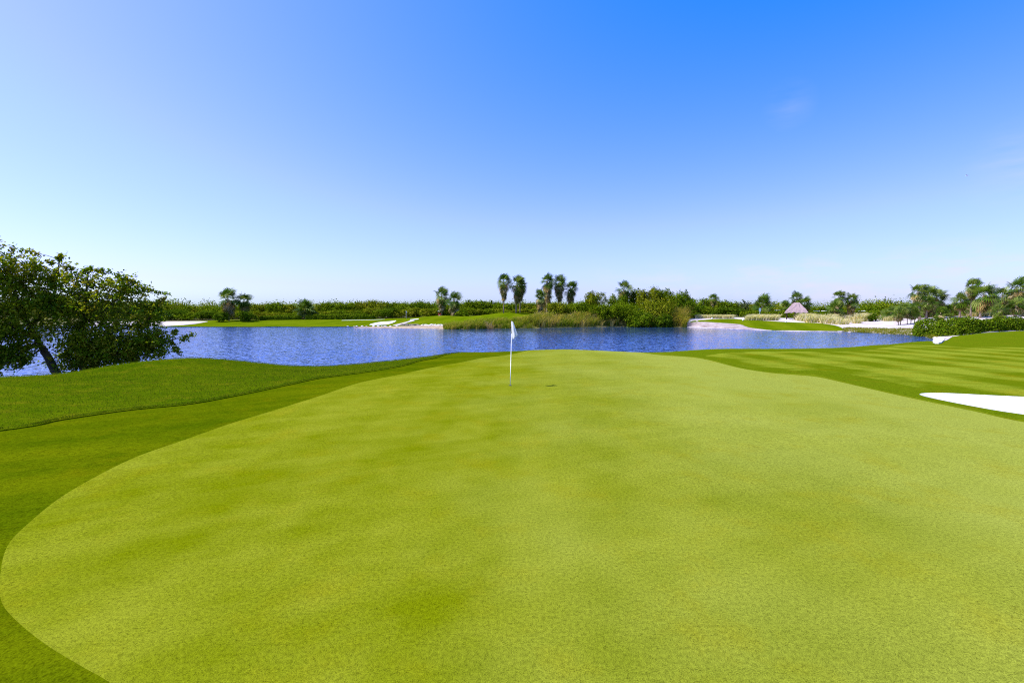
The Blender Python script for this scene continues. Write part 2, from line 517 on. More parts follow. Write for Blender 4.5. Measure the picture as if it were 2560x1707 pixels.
collar_r = [(1690, 884), (1745, 889), (1785, 898), (1850, 917), (1919, 927), (1974, 930), (2029, 932), (2066, 938), (2120, 952), (2175, 965), (2248, 981), (2321, 997), (2431, 1019), (2560, 1048)]
COLLAR = [on_plane(u, v, 0) for u, v in collar_line] + [(XU(1153, 29), 29), (XU(1240, 30.2), 30.2), (XU(1325, 31.2), 31.2), (XU(1400, 31.7), 31.7), (XU(1480, 31.7), 31.7), (XU(1560, 30.6), 30.6), (XU(1640, 28.9), 28.9)]
COLLAR += [on_plane(u, v, -.02) for u, v in collar_r] + [(13.6, 9.0), (14.8, 6.5), (15, 2.5), (12.5, -3.2), (6, -5), (0, -4), (-4.5, -2), (-10, 0), (-13, 3), (-13.5, 6)]
COLLAR = smooth_closed(COLLAR, 10)

fair_px = [(1765, 889), (1790, 896.5), (1850, 915), (1919, 925.5), (1974, 927), (2029, 926), (2080, 930), (2120, 936), (2200, 950), (2260, 962), (2310, 971), (2431, 977), (2560, 992)]
fair_top = [(2560, 868), (2400, 866), (2321, 863), (2270, 862), (2210, 869), (2157, 876), (2066, 879), (1919, 879), (1830, 882)]
FAIR = [hit(u, v) for u, v in fair_px] + [(17.2, 14.2), (20.5, 13.6), (26, 13), (38, 16), (50, 26), (50, 36)] + [hit(u, v) for u, v in fair_top]
FAIR = smooth_closed(FAIR, 5)
_r = np.random.default_rng(4); FAIR = FAIR + _r.normal(size=FAIR.shape) * .05
ns = [(x, y + .8) for x, y in near_shore]
ROUGH = [(-80, -20), (-80, 6), (-60, 8.8), (-34, 11.8), (-24, 14.8)] + ns + [(p[0], p[1] + .6) for p in (on_plane(2248, 858.5, WATER), on_plane(2310, 858.5, WATER))]
ROUGH += [hit(2356, 857), hit(2364, 850), hit(2372, 845), (XU(2384, 56.4), 56.4), (XU(2412, 57.4), 57.4), (XU(2460, 57.6), 57.6), (XU(2560, 57.0), 57.0), (90, 56), (95, 0), (50, -35), (-20, -35)]
ROUGH = smooth_closed(ROUGH, 2)

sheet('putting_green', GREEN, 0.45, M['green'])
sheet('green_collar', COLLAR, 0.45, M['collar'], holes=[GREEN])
sheet('fairway', FAIR, 0.7, M['fairway'])
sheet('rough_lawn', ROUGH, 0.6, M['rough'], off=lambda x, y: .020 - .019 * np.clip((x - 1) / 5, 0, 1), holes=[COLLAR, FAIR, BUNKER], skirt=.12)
sheet('bunker_sand', smooth_closed(BUNKER[::2], 2), 0.25, M['bunker'], off=.002)

# far shore: lawns, beaches, sand dunes, bunkers, paths
def UY(lst): return [(XU(u, Y), Y) for u, Y in lst]


def inland(u, v, dv=-1.3): return on_plane(u, v + dv, WATER)


FL = [inland(u, v) for u, v in [(395, 818), (500, 818.5), (600, 819), (700, 818.5), (800, 819), (900, 818), (1000, 818)]] + \
     [on_plane(1060, 812, -.6), on_plane(1115, 812, -.6), on_plane(1200, 812, -.5), on_plane(1300, 810, -.4), (XU(1380, 108), 108)] + \
     UY([(1380, 118), (1300, 122), (1240, 126), (1160, 130), (1095, 134), (1020, 134), (940, 133), (850, 131), (720, 130), (600, 130), (500, 128), (430, 119)])
sheet('far_lawn', smooth_closed(FL, 3), 1.6, M['farlawn'], off=.05, skirt=.3)
sheet('sand_path', smooth_closed([hit(u, v) for u, v in [(982, 814), (1010, 807), (1031, 801.5), (1036, 802.5), (1020, 807), (998, 813.5)]], 3), .8, M['sand'], off=.10, skirt=.1, register=False)
sheet('far_bunker_sand', smooth_closed([hit(u, v) for u, v in [(923, 813), (945, 806.5), (975, 804), (990, 802), (986, 806), (966, 812)]], 3), .8, M['bunker'], off=.10, skirt=.1, register=False)
sheet('sand_strip', smooth_closed([hit(u, v) for u, v in [(1026, 799.5), (1043, 797.8), (1046, 799), (1028, 800.7)]], 3), .6, M['bunker'], off=.10, skirt=.1, register=False)
sheet('cart_path', smooth_closed(UY([(858, 124.4), (900, 124.8), (955, 125.3), (955, 126.2), (900, 125.8), (858, 125.4)]), 3), 1, M['bunker'], off=.10, skirt=.1, register=False)
sheet('left_beach', smooth_closed([inland(200, 816), inland(340, 816.5), inland(400, 818), on_plane(432, 812, -.9), (XU(505, 119), 119), (XU(512, 124), 124), (XU(430, 126), 126), (XU(300, 128), 128), (XU(200, 126), 126)], 3), 1.4, M['sand'], off=.08, skirt=.3)
sheet('stony_shore', smooth_closed([inland(880, 819, .3), inland(1000, 820.5, .3), inland(1118, 822, .3), on_plane(1118, 812, -.7), on_plane(1060, 811, -.75), on_plane(1003, 813, -.85), on_plane(940, 816.5, -1.05)], 3), 1, M['shore'], off=.11, skirt=.2, register=False)
DUNES = [inland(1722, 818, .2), inland(1800, 820.5, .2), inland(1905, 825.5, .2), inland(2000, 828, .2), inland(2102, 829, .2), inland(2220, 835, .2), inland(2314, 842, .2), inland(2338, 848, .2)] + \
        [hit(2352, 856), hit(2372, 848), hit(2405, 837)] + [(XU(2480, 58), 58), (95, 58), (130, 80), (130, 108), (XU(2300, 112), 112), (XU(2000, 118), 118), (XU(1850, 108), 108), (XU(1725, 104), 104)]
sheet('sand_dunes', smooth_closed(DUNES, 3), 1.3, M['sand'], off=.03, skirt=.3)
RL = [(1724, 806.5), (1760, 801), (1790, 798.5), (1832, 798), (1870, 801), (1930, 804), (1985, 807), (2045, 809), (2085, 814), (2106, 822), (2100, 828), (2000, 827), (1930, 826), (1900, 823), (1872, 820), (1852, 812.5), (1800, 808.5), (1750, 807.5)]
sheet('right_lawn', smooth_closed([hit(u, v) for u, v in RL], 3), 1.2, M['farlawn'], off=.09, skirt=.2, register=False)
GB = [(1720, 817.6), (1722, 808.5), (1760, 806.8), (1802, 809), (1850, 812.8), (1870, 820), (1908, 825.3), (1850, 822.8), (1800, 820.3), (1740, 818.3)]
sheet('gravel_beach', smooth_closed([hit(u, v - .3) for u, v in GB], 3), 1.0, M['beach'], off=.12, skirt=.3, register=False)
DU = smooth_closed([hit(u, v) for u, v in [(2332, 857), (2338, 851), (2348, 847), (2362, 844), (2360, 850), (2354, 858)]], 3)
sheet('white_gravel', DU, .6, M['bunker'], off=.12, skirt=.2, register=False)

# base terrain: one sheet to the horizon, lowered under the turf sheets
rad = [0.6]
while rad[-1] < 3500: rad.append(rad[-1] * 1.045 + .12)
rad = np.array(rad); na = 300
ang = np.linspace(0, 2 * math.pi, na, endpoint=False)
gx = np.concatenate([[0], (rad[:, None] * np.sin(ang)[None]).ravel()]); gy = np.concatenate([[0], (rad[:, None] * np.cos(ang)[None]).ravel()])
gz = H(gx, gy)
cov = np.full(gx.shape, -1e9)
for q in SHEETS:
    cov = np.maximum(cov, poly_sd(gx, gy, q))
rr = np.hypot(gx, gy)
gz -= np.clip((cov + .2) / 1.0, 0, 1) * np.where(rr < 160, .35, .0)
gf = [(0, 1 + i, 1 + (i + 1) % na) for i in range(na)]
for j in range(len(rad) - 1):
    for i in range(na):
        a = 1 + j * na + i; b = 1 + j * na + (i + 1) % na
        gf.append((a, a + na, b + na, b))
g = link('ground', pyd('ground', np.column_stack([gx, gy, gz]), gf, True), M['ground'])
# normals up
me = g.data
if me.polygons[10].normal.z < 0: me.flip_normals()
g['kind'] = 'structure'
w = link('water', pyd('water', [(-300, -5, WATER), (120, -5, WATER), (120, 130, WATER), (-300, 130, WATER)], [(0, 1, 2, 3)]), M['water'])
w['kind'] = 'structure'

# ------------------------------------------------------------------ foliage generators


def unit(a):
    return a / (np.linalg.norm(a, axis=-1, keepdims=True) + 1e-9)


def leaf_quads(rng, cen, nor, L, W):
    n = len(cen)
    r = rng.normal(size=(n, 3)); nor = unit(nor)
    a = unit(np.cross(nor, r)); b = np.cross(nor, a)
    L = (L * rng.uniform(.7, 1.3, n))[:, None]; W = (W * rng.uniform(.7, 1.3, n))[:, None]
    bend = nor * L * .12
    return np.stack([cen - a * L / 2 - bend, cen + b * W / 2, cen + a * L / 2 - bend, cen - b * W / 2], 1)


def tints(rng, n, pal, jit=.25):
    pal = np.array(pal); i = rng.integers(0, len(pal), n)
    c = pal[i] * rng.uniform(1 - jit, 1 + jit, (n, 1))
    return c


GREENS = [(.100, .165, .005), (.132, .195, .006), (.170, .215, .010), (.064, .118, .004)]
OLIVE = [(.165, .200, .007), (.200, .225, .009), (.235, .235, .015), (.108, .152, .005)]
LIME = [(.128, .185, .005), (.165, .220, .008), (.095, .152, .004)]
DARK = [(.050, .100, .004), (.076, .130, .005), (.102, .152, .008)]


def crown_mesh(name, rng, lobes, n, L, pal, per=10, spray=.0, low=-.35):
    """lobes: (x, y, z, rx, rz): clumps of leaves on the shells of overlapping lobes"""
    lob = np.array(lobes, float)
    nc = max(4, n // per)
    w = lob[:, 3] * lob[:, 4]; w = w / w.sum()
    li = rng.choice(len(lob), nc, p=w)
    d = unit(rng.normal(size=(nc * 3, 3))); d = d[d[:, 2] > low][:nc]
    while len(d) < nc: d = np.concatenate([d, d])[:nc]
    k = rng.uniform(.62, 1.06, nc) ** .8 + np.where(rng.random(nc) < spray, rng.uniform(.05, .3, nc), 0)
    rad = np.stack([lob[li, 3], lob[li, 3], lob[li, 4]], 1)
    cc = lob[li, :3] + d * rad * k[:, None]
    clump_r = .16 * lob[li, 3]
    cidx = np.repeat(np.arange(nc), per)
    off = rng.normal(size=(nc * per, 3)) * np.minimum(clump_r, L * 2.2)[cidx][:, None]
    cen = cc[cidx] + off
    cdir = unit(d + rng.normal(size=(nc, 3)) * .35 + np.array([0, 0, .25]))
    nor = cdir[cidx] + rng.normal(size=(nc * per, 3)) * .42
    Q = leaf_quads(rng, cen, nor, L, L * .6)
    col = tints(rng, nc, pal, .16)[cidx] * rng.uniform(.8, 1.2, (nc * per, 1))
    keep = cen[:, 2] > 0.02
    return quad_mesh(name, Q[keep], col[keep])


def dome_lobes(rng, r, h, k=7):
    out = [(0, 0, h * .45, r * .72, h * .42)]
    for i in range(k):
        a = rng.uniform(0, 2 * math.pi); q = rng.uniform(.35, .72) * r
        s = rng.uniform(.30, .52)
        zc = h * rng.uniform(.22, .80) * (1 - .35 * (q / r) ** 2)
        out.append((math.cos(a) * q, math.sin(a) * q, zc, r * s, min(h * s * .75, h - zc)))
    return out


def fan_palm_meshes(rng, Ht, cr, skirt, wind, nf=46, segs=13, trunk_r=.16, lean=(0, 0), green=((.042, .095, .004), (.070, .130, .006), (.125, .185, .016), (.20, .25, .045)), dead=((.26, .18, .05), (.36, .24, .08), (.13, .13, .02), (.09, .13, .012), (.46, .36, .18))):
    """fan palm standing at the origin; crown top at Ht, fans about cr from the axis"""
    top = np.array([lean[0], lean[1], Ht - cr * .75])
    def axis(t): return np.array([lean[0] * t ** 1.6, lean[1] * t ** 1.6, top[2] * t])
    QS, CS = [], []
    def fan(base, d, pet, fr, pal, QL, CL, droop):
        d = d / np.linalg.norm(d)
        side = np.cross(d, (0, 0, 1)); side = side / (np.linalg.norm(side) + 1e-6)
        upv = np.cross(side, d)
        roll = rng.normal() * .5
        side, upv = side * math.cos(roll) + upv * math.sin(roll), upv * math.cos(roll) - side * math.sin(roll)
        tip = base + d * pet + np.array([0, 0, -pet * .10])
        c = np.array(pal[rng.integers(len(pal))]) * rng.uniform(.75, 1.25)
        sw = .025
        QL.append([base - side * sw, base + side * sw, tip + side * sw, tip - side * sw]); CL.append(c * np.array([1.15, 1.0, .8]))
        for k in range(segs):
            a = (k / (segs - 1) - .5) * 2 * 1.95
            e = d * math.cos(a) + side * math.sin(a)
            ln = fr * (1 - .22 * abs(a) / 1.95) * rng.uniform(.88, 1.08)
            mid = tip + e * ln * .55 + upv * (.05 * fr)
            end = tip + e * ln + np.array([0, 0, -ln * droop]) + np.array([wind * .15 * ln, 0, 0])
            n = np.cross(e, upv); wd = fr * 1.75 / segs * .42
            QL.append([tip, mid + n * wd, end, mid - n * wd]); CL.append(c * rng.uniform(.85, 1.15))
    for i in range(nf):
        t = (i + .5) / nf
        az = i * 2.39996 + rng.normal() * .2
        el = math.radians(84 - 150 * t + rng.normal() * 14)
        d = np.array([math.cos(el) * math.cos(az) + wind * .5, math.cos(el) * math.sin(az), math.sin(el)])
        base = top + np.array([0, 0, cr * .12 * (1 - t)])
        fan(base, d, cr * rng.uniform(.26, .70), cr * rng.uniform(.50, .74), green, QS, CS, .12 + .28 * t)
    crown = quad_mesh('crown', QS, CS)
    sk = None
    if skirt > 0:
        Q2, C2 = [], []
        ns_ = int(14 + skirt / cr * 26)
        for i in range(ns_):
            t = (i + rng.random()) / ns_
            az = rng.uniform(0, 2 * math.pi); el = math.radians(-35 - 40 * rng.random() - 12 * t)
            tz = 1 - (skirt * .72 * t) / max(top[2], .1)
            base = axis(max(tz, .05))
            d = np.array([math.cos(el) * math.cos(az) + wind * .30, math.cos(el) * math.sin(az), math.sin(el)])
            k = (1 - .42 * t)
            fan(base, d, cr * .50 * k, cr * .56 * k, dead, Q2, C2, .25)
        Q2 = np.array(Q2); Q2[:, :, 2] = np.maximum(Q2[:, :, 2], .02)
        sk = quad_mesh('dead_fronds', Q2, C2)
    mb = MB(); n = 7
    mb.tube([axis(k / (n - 1)) for k in range(n)], [trunk_r * (1.35 if k == 0 else 1.05 - .25 * k / n) for k in range(n)], 9)
    tr = pyd('trunk', mb.v, mb.f, True)
    return tr, crown, sk


def add_palm(label, u, v_top, v_base, Y, cr_px, skirt_px, wind=.6, seed=0, group=None, lean=0, trunk_r=.16, nf=36, base_z=None, name='fan_palm', bark='bark', segs=13):
    x = XU(u, Y); z0 = h1(x, Y) if base_z is None else base_z
    ztop = ZV(v_top, Y)
    m = Y / F
    rng = np.random.default_rng(seed + 100)
    tr, cr, sk = fan_palm_meshes(rng, ztop - z0, cr_px * m * (1.28 if u < 2200 else 1.25), skirt_px * m, wind, nf, segs, trunk_r, (lean * m, 0))
    o = thing(name, label, 'palm tree', (x - lean * m, Y, z0 - .03), 0, group)
    link('trunk', tr, M[bark], o); link('crown', cr, M['frond'], o)
    if sk: link('dead_fronds', sk, M['dry'], o)
    return o


# ---- palms across the lake, left to right
G1 = 'fan palms across the lake'
add_palm('tallest fan palm in the leftmost far clump, above a dark bush', 571, 725, 802, 125, 22, 45, .3, 1, G1)
add_palm('shorter fan palm just right of the tallest in the leftmost clump', 611, 736, 802, 127, 17, 36, .3, 2, G1)
add_palm('low fan palm with pale fronds above the trimmed far hedge', 762, 753, 800, 133, 23, 14, .2, 3, G1, nf=44)
add_palm('fan palm standing right behind the far golf cart', 1104, 722, 786, 131, 17, 42, .5, 4, G1)
add_palm('bushy fan palm with a long dark skirt, right of the far golf cart', 1134, 733, 789, 127, 18, 48, .5, 5, G1)
add_palm('tall slim palm on the grassy mound, bare trunk, left one of the pair', 1259, 689, 781, 112, 16, 52, .3, 6, G1, trunk_r=.13)
add_palm('tall palm on the grassy mound with skirt blown right, right one of the pair', 1292, 692, 781, 112, 18, 54, .9, 7, G1, lean=2, trunk_r=.14)
add_palm('thin dark palm trunk half hidden behind the right palm on the mound', 1300, 702, 785, 118, 14, 40, .8, 8, G1, trunk_r=.12)
add_palm('tallest palm of the middle cluster, left one with brown skirt', 1367, 686, 790, 110, 17, 60, .6, 9, G1)
add_palm('palm with bare pale trunk in the centre of the middle cluster', 1397, 690, 790, 111, 17, 52, .6, 10, G1)
add_palm('shorter palm with dense dark skirt at the right of the middle cluster', 1426, 704, 790, 112, 16, 56, .5, 11, G1)
add_palm('short palm with brown drooping skirt beside the sandy bank', 1349, 727, 791, 106, 14, 44, .5, 12, G1, trunk_r=.14)
add_palm('low green palm behind the short brown skirted palm', 1364, 728, 790, 114, 15, 46, .5, 13, G1)
add_palm('palm rising out of the tall round bushes at mid shore', 1559, 706, 800, 112, 18, 30, .4, 14, G1)
add_palm('small palm head showing over the thicket right of the round bushes', 1782, 736, 795, 128, 11, 14, .4, 15, G1)
add_palm('spreading palm over the pale blue post left of the hut', 1905, 743, 790, 122, 22, 18, .5, 16, G1)
add_palm('tall palm directly behind the thatched hut roof', 1990, 732, 792, 118, 14, 20, .4, 17, G1)
add_palm('round-headed palm behind the right slope of the hut roof', 2010, 745, 792, 120, 16, 22, .5, 18, G1)
add_palm('low palm at the left eave of the thatched hut', 1963, 755, 792, 117, 12, 14, .4, 19, G1)
add_palm('tall palm in the clump midway between hut and right beach', 2095, 729, 792, 108, 15, 26, .5, 20, G1)
add_palm('palm with tan skirt at the right of the clump past the hut', 2126, 736, 792, 107, 15, 36, .5, 21, G1)
add_palm('low spreading palm at the foot of the clump past the hut', 2087, 754, 793, 105, 17, 16, .4, 22, G1)
G2 = 'fan palms behind the right beach'
add_palm('tall leaning palm with bare brown trunk, left end of the dark right clump', 2292, 712, 795, 88, 19, 26, .5, 23, G2, trunk_r=.2, lean=-8)
add_palm('dark full palm in the middle of the right clump', 2318, 718, 795, 89, 20, 56, .8, 24, G2)
add_palm('dark palm with fronds swept right at the end of the right clump', 2339, 727, 795, 90, 19, 52, .9, 25, G2)
add_palm('small light green palm in front of the dark right clump', 2319, 743, 795, 82, 15, 12, .4, 26, G2, trunk_r=.12, lean=4)
for i, (u, vt, lab) in enumerate([(2245, 769, 'leftmost stunted palm on the white beach'), (2257, 757, 'crooked stunted palm second from left on the beach'), (2268, 761, 'stunted palm third from left on the beach'), (2281, 764, 'stunted palm with shaggy base, fourth on the beach'), (2291, 758, 'stunted palm nearest the clipped hedge end')]):
    add_palm(lab, u, vt, 806, 80 + i * .6, 15, 14, .5, 40 + i, 'stunted palms on the white beach', trunk_r=.06, lean=(-3, 4, -2, 2, 3)[i], nf=22)
add_palm('tall slim palm with airy head left in the rightmost grove', 2427, 698, 788, 84, 17, 34, .5, 27, G2, trunk_r=.14)
add_palm('low leafy palm at the left foot of the rightmost grove', 2400, 737, 790, 85, 17, 18, .5, 28, G2)
add_palm('wide palm with orange brown skirt in the rightmost grove', 2457, 714, 788, 82, 24, 42, .6, 29, G2, lean=6)
add_palm('palm half hidden behind the wide orange skirted one', 2503, 723, 789, 88, 18, 34, .5, 30, G2)
add_palm('small pale palm low in front of the rightmost grove', 2497, 762, 791, 79, 17, 8, .4, 31, G2, trunk_r=.12, nf=24)
add_palm('tall palm with shaggy brown skirt near the right picture edge', 2537, 700, 790, 83, 20, 50, .6, 32, G2)
add_palm('tall palm cut off by the right picture edge', 2574, 684, 790, 84, 20, 44, .4, 33, G2)
add_palm('short palm under the tall shaggy one near the right picture edge', 2540, 745, 791, 81, 18, 14, .4, 34, G2)

pal_lab = 'low palmetto growing among the trunks of the rightmost grove'
for i, (u, vt) in enumerate([(2352, 768), (2376, 762), (2412, 764), (2440, 768), (2470, 760), (2486, 752), (2515, 758), (2528, 768), (2556, 764), (2420, 748)]):
    add_palm(pal_lab, u, vt, 791, 86 + (i * 7) % 5, 14, 6, .5, 60 + i, 'low palmettos under the right grove', trunk_r=.1, nf=26)
for i, (u, vt) in enumerate([(2228, 768), (2214, 774), (2300, 768), (2330, 764)]):
    add_palm('low palmetto behind the stunted palms on the white beach', u, vt, 793, 91 + i, 14, 6, .5, 80 + i, 'low palmettos behind the beach palms', trunk_r=.1, nf=26)

# ---- round bushes and trees on the middle shore
def add_bush(label, cat, u, v_top, v_base, Y, r_px, pal, n=2600, L=.42, seed=0, group=None, name='shrub', trunk=True, z0=None, spray=.15, k=8):
    x = XU(u, Y); z0 = h1(x, Y) if z0 is None else z0
    m = Y / F; hgt = max(ZV(v_top, Y) - z0, .6); r = r_px * m
    rng = np.random.default_rng(seed + 500)
    me = crown_mesh('crown', rng, dome_lobes(rng, r, hgt, k), n, L, pal, spray=spray)
    if not trunk:
        return tag(link(name, me, M['leaf'], loc=(x, Y, z0 - .05)), label, cat, group)
    o = thing(name, label, cat, (x, Y, z0 - .05), 0, group)
    link('crown', me, M['leaf'], o)
    mb = MB()
    for i in range(4):
        a = i * 1.6 + rng.random(); q = r * .45
        mb.tube([(0.1 * math.cos(a), .1 * math.sin(a), 0), (q * .4 * math.cos(a), q * .4 * math.sin(a), hgt * .3), (q * math.cos(a), q * math.sin(a), hgt * .62)], [.11, .08, .03], 6)
    mb.build('trunk', M['darkbark'], o, True)
    return o


G3 = 'big round bushes on the middle shore'
bushes = [
    ('round bush with open crown just right of the middle palms', 1490, 727, 108, 24, OLIVE, 2600),
    ('bush in front of the middle palm trunks, right part', 1442, 755, 105, 30, LIME, 2800),
    ('olive bush in front of the middle palm trunks, left part', 1396, 757, 104, 28, OLIVE, 2600),
    ('dark bush surrounding the palm that rises from the bushes', 1545, 733, 111, 26, GREENS, 2600),
    ('upright bush against the right side of that same palm', 1583, 716, 113, 12, GREENS, 1500),
    ('tall round bush, left of the three highest bush tops', 1622, 719, 110, 28, OLIVE, 3000),
    ('tall round bush, middle of the three highest bush tops', 1660, 721, 111, 25, LIME, 2800),
    ('tall dark bush, right of the three highest bush tops', 1695, 724, 109, 27, GREENS, 2800),
    ('broad olive bush facing the water below the high tops', 1640, 745, 103, 42, OLIVE, 3800),
    ('broad bush facing the water left of the broad olive one', 1566, 754, 103, 40, LIME, 3600),
    ('low dark bush touching the water at mid shore', 1606, 778, 99.5, 32, GREENS, 2800),
    ('low bush right on the water edge below the high tops', 1655, 784, 99, 24, DARK, 2200),
    ('low light bush between cattails and the broad bushes', 1500, 758, 103, 30, LIME, 2800),
    ('dark bush at the right end of the bush mass', 1712, 752, 104, 20, DARK, 2200),
]
for i, (lab, u, vt, Y, rp, pal, n) in enumerate(bushes):
    add_bush(lab, 'bush', u, vt, 0, Y, rp * 1.12, pal, int(n * 2.2), .31, i, G3, name='round_bush', spray=.06, k=12)

# ---- thicket behind the far left shore: separate mangrove bushes copied from a few kinds
protos = []
for i in range(8):
    rng = np.random.default_rng(900 + i)
    me = crown_mesh('mangrove_bush', rng, dome_lobes(rng, 3.4, 4.6, 10), 2600, .38, [OLIVE, OLIVE, LIME, GREENS, DARK, GREENS, DARK, GREENS][i], spray=.12)
    me.materials.append(M['leaf']); protos.append(me)
rnd = random.Random(5)


def thicket(u0, u1, Y, step, vt_fn, secs, group, r=1.0, kinds=(0, 1, 2, 3), name='mangrove_bush'):
    u = u0
    while u < u1:
        yy = Y + rnd.uniform(-2.5, 2.5)
        x = XU(u, yy); z0 = h1(x, yy)
        hgt = ZV(vt_fn(u) + rnd.uniform(-3.5, 4), yy) - z0
        o = link(name, protos[rnd.choice(kinds)], loc=(x, yy, z0 - .2))
        sx = r * rnd.uniform(.8, 1.25)
        o.scale = (sx, sx, max(hgt, 1) / 4.6); o.rotation_euler = (0, 0, rnd.uniform(0, 6.28))
        lab = [s[1] for s in secs if u >= s[0]][-1]
        tag(o, lab, 'bush', group)
        u += step * rnd.uniform(.75, 1.25)


def lerp(tab):
    xs, ys = zip(*tab)
    return lambda u: float(np.interp(u, xs, ys))


topL = lerp([(-300, 756), (380, 752), (430, 757), (520, 760), (640, 758), (720, 757), (800, 757), (870, 752), (960, 752), (1010, 749), (1080, 753), (1150, 756), (1210, 748), (1300, 757), (1400, 757)])
secL = [(-999, 'mangrove bush in the back thicket left of the leftmost palm clump'), (590, 'mangrove bush in the back thicket above the two clipped hedges'),
        (900, 'mangrove bush in the back thicket near the small far flag'), (1060, 'mangrove bush in the back thicket behind the far golf cart'), (1160, 'mangrove bush in the back thicket behind the pair of tall palms')]
thicket(-120, 1400, 148, 26, topL, secL, 'mangrove thicket behind the far lawn', 1.25)
topF = lerp([(300, 772), (430, 775), (600, 776), (800, 776), (950, 768), (1040, 768), (1130, 766), (1300, 770), (1360, 770)])
secF = [(-999, 'low front mangrove bush on the sand left of the leftmost palms'), (530, 'low front mangrove bush behind the left clipped hedge'),
        (780, 'low front mangrove bush behind the right clipped hedge'), (930, 'low front mangrove bush beside the small far flag'), (1060, 'low front mangrove bush around the two far cart palms'), (1160, 'low front mangrove bush below the pair of tall palms')]
thicket(260, 1360, 137, 25, topF, secF, 'low mangroves along the back of the far lawn', 1.05, (0, 1, 2, 3, 4, 5))
secR = [(0, 'bush in the right thicket between the round bushes and the hut'), (1960, 'scrub bush in the far thicket right of the hut'), (2150, 'scrub bush in the far thicket behind the beach palms')]
topR = lerp([(1700, 742), (1760, 741), (1800, 749), (1850, 752), (1900, 757), (1950, 762), (2040, 764), (2150, 766), (2220, 757), (2300, 760), (2400, 758), (2600, 756)])
thicket(1715, 2640, 138, 27, topR, secR, 'scrub thicket on the right horizon', 1.1, (0, 3, 5, 7))
topR2 = lerp([(1700, 760), (1800, 768), (1900, 772), (2100, 775), (2250, 772), (2420, 764), (2600, 764)])
topU = lerp([(2200, 768), (2260, 764), (2300, 770), (2360, 768), (2420, 770), (2480, 766), (2620, 764)])
secU = [(0, 'green undergrowth bush between the stunted beach palms and the right clump'), (2350, 'green undergrowth bush at the foot of the rightmost palm grove')]
thicket(2215, 2620, 99, 24, topU, secU, 'undergrowth below the right palms', .72, (3, 4, 5, 2))
secR2 = [(0, 'dark low bush right of the round bushes'), (1830, 'dark low bush behind the feathery dune grass'), (2040, 'dark low bush beyond the dune grass and golf carts'), (2250, 'dark low bush behind the right palm groves')]
thicket(1735, 2600, 124, 30, topR2, secR2, 'dark low bushes behind the right shore', .95, (4, 5, 6))
add_bush('wispy pale tree over the thicket left of the blue post', 'tree', 1862, 745, 790, 126, 14, [(.12, .15, .05), (.10, .13, .04)], 700, .35, 70, None, 'wispy_tree', True, spray=.4)
add_bush('dark bush under the leftmost far palms', 'bush', 553, 776, 802, 122, 22, DARK, 1800, .4, 71, None, 'dark_bush', False)
add_bush('dark bush right under the shorter leftmost far palm', 'bush', 620, 778, 802, 122, 24, DARK, 1800, .4, 72, None, 'dark_bush', False)
add_bush('lone dark green bush on the white beach sand', 'bush', 2184, 784, 801, 92, 13, DARK, 1200, .3, 73, None, 'beach_bush', False)
add_bush('small rounded bush beside the two far cart palms', 'bush', 1154, 772, 792, 124, 15, GREENS, 1200, .35, 74, None, 'round_bush', False)

# far woods that read as one mass behind everything
rng = np.random.default_rng(77)
lob = []
for i in range(420):
    a = rng.uniform(-62, 62); rr_ = rng.uniform(175, 290)
    x, y = rr_ * math.sin(R(a)), rr_ * math.cos(R(a))
    s = rng.uniform(3, 5.5); lob.append((x, y, 2.4, s, rng.uniform(2.4, 3.6)))
tag(link('far_woods', crown_mesh('far_woods', rng, lob, 90000, .6, OLIVE + GREENS, per=8), M['leaf']), 'distant low woods behind the far shore thickets', 'woods', None, 'stuff')

# ---- clipped hedges
def hedge(label, pts, width, height, n, L, pal, seed, group=None, topv=None):
    rng = np.random.default_rng(seed)
    P = np.array(pts, float); seg = np.linalg.norm(np.diff(P, axis=0), axis=1); cum = np.concatenate([[0], np.cumsum(seg)])
    s = rng.uniform(0, cum[-1], n)
    x = np.interp(s, cum, P[:, 0]); y = np.interp(s, cum, P[:, 1])
    dx = np.gradient(P[:, 0], cum); dy = np.gradient(P[:, 1], cum)
    tx = np.interp(s, cum, dx); ty = np.interp(s, cum, dy); ln = np.hypot(tx, ty); nx, ny = -ty / ln, tx / ln
    if topv: height = np.interp(s, cum, np.array([ZV(topv, q[1]) for q in pts]) - H(P[:, 0], P[:, 1]))
    a = rng.uniform(-.3, math.pi + .3, n); sh = rng.uniform(.78, 1.03, n)
    e = np.sign(np.cos(a)) * np.abs(np.cos(a)) ** .5 * width / 2 * sh; zz = np.clip(np.abs(np.sin(a)) ** .5, 0, 1) * height * sh
    zz = np.where(rng.random(n) < .5, zz, rng.uniform(0, 1, n) * zz)
    endf = np.minimum(s, cum[-1] - s); rnd_ = np.clip(endf / (width * .5), .25, 1) ** .5
    bump = 1 + .10 * np.sin(s * 1.1 + seed) + .07 * np.sin(s * 2.7 + 1)
    e *= rnd_ * bump; zz *= (.6 + .4 * rnd_) * bump
    bx, by = x + nx * e, y + ny * e
    cen = np.column_stack([bx, by, H(bx, by) + zz])
    nor = np.column_stack([nx * np.cos(a), ny * np.cos(a), np.abs(np.sin(a)) + .2]) + rng.normal(size=(n, 3)) * .55
    c0 = cen.mean(0); c0[2] = cen[:, 2].min()
    me = quad_mesh('hedge', leaf_quads(rng, cen - c0, nor, L, L * .65), tints(rng, n, pal, .35))
    return tag(link('hedge', me, M['leaf'], loc=c0), label, 'hedge', group)


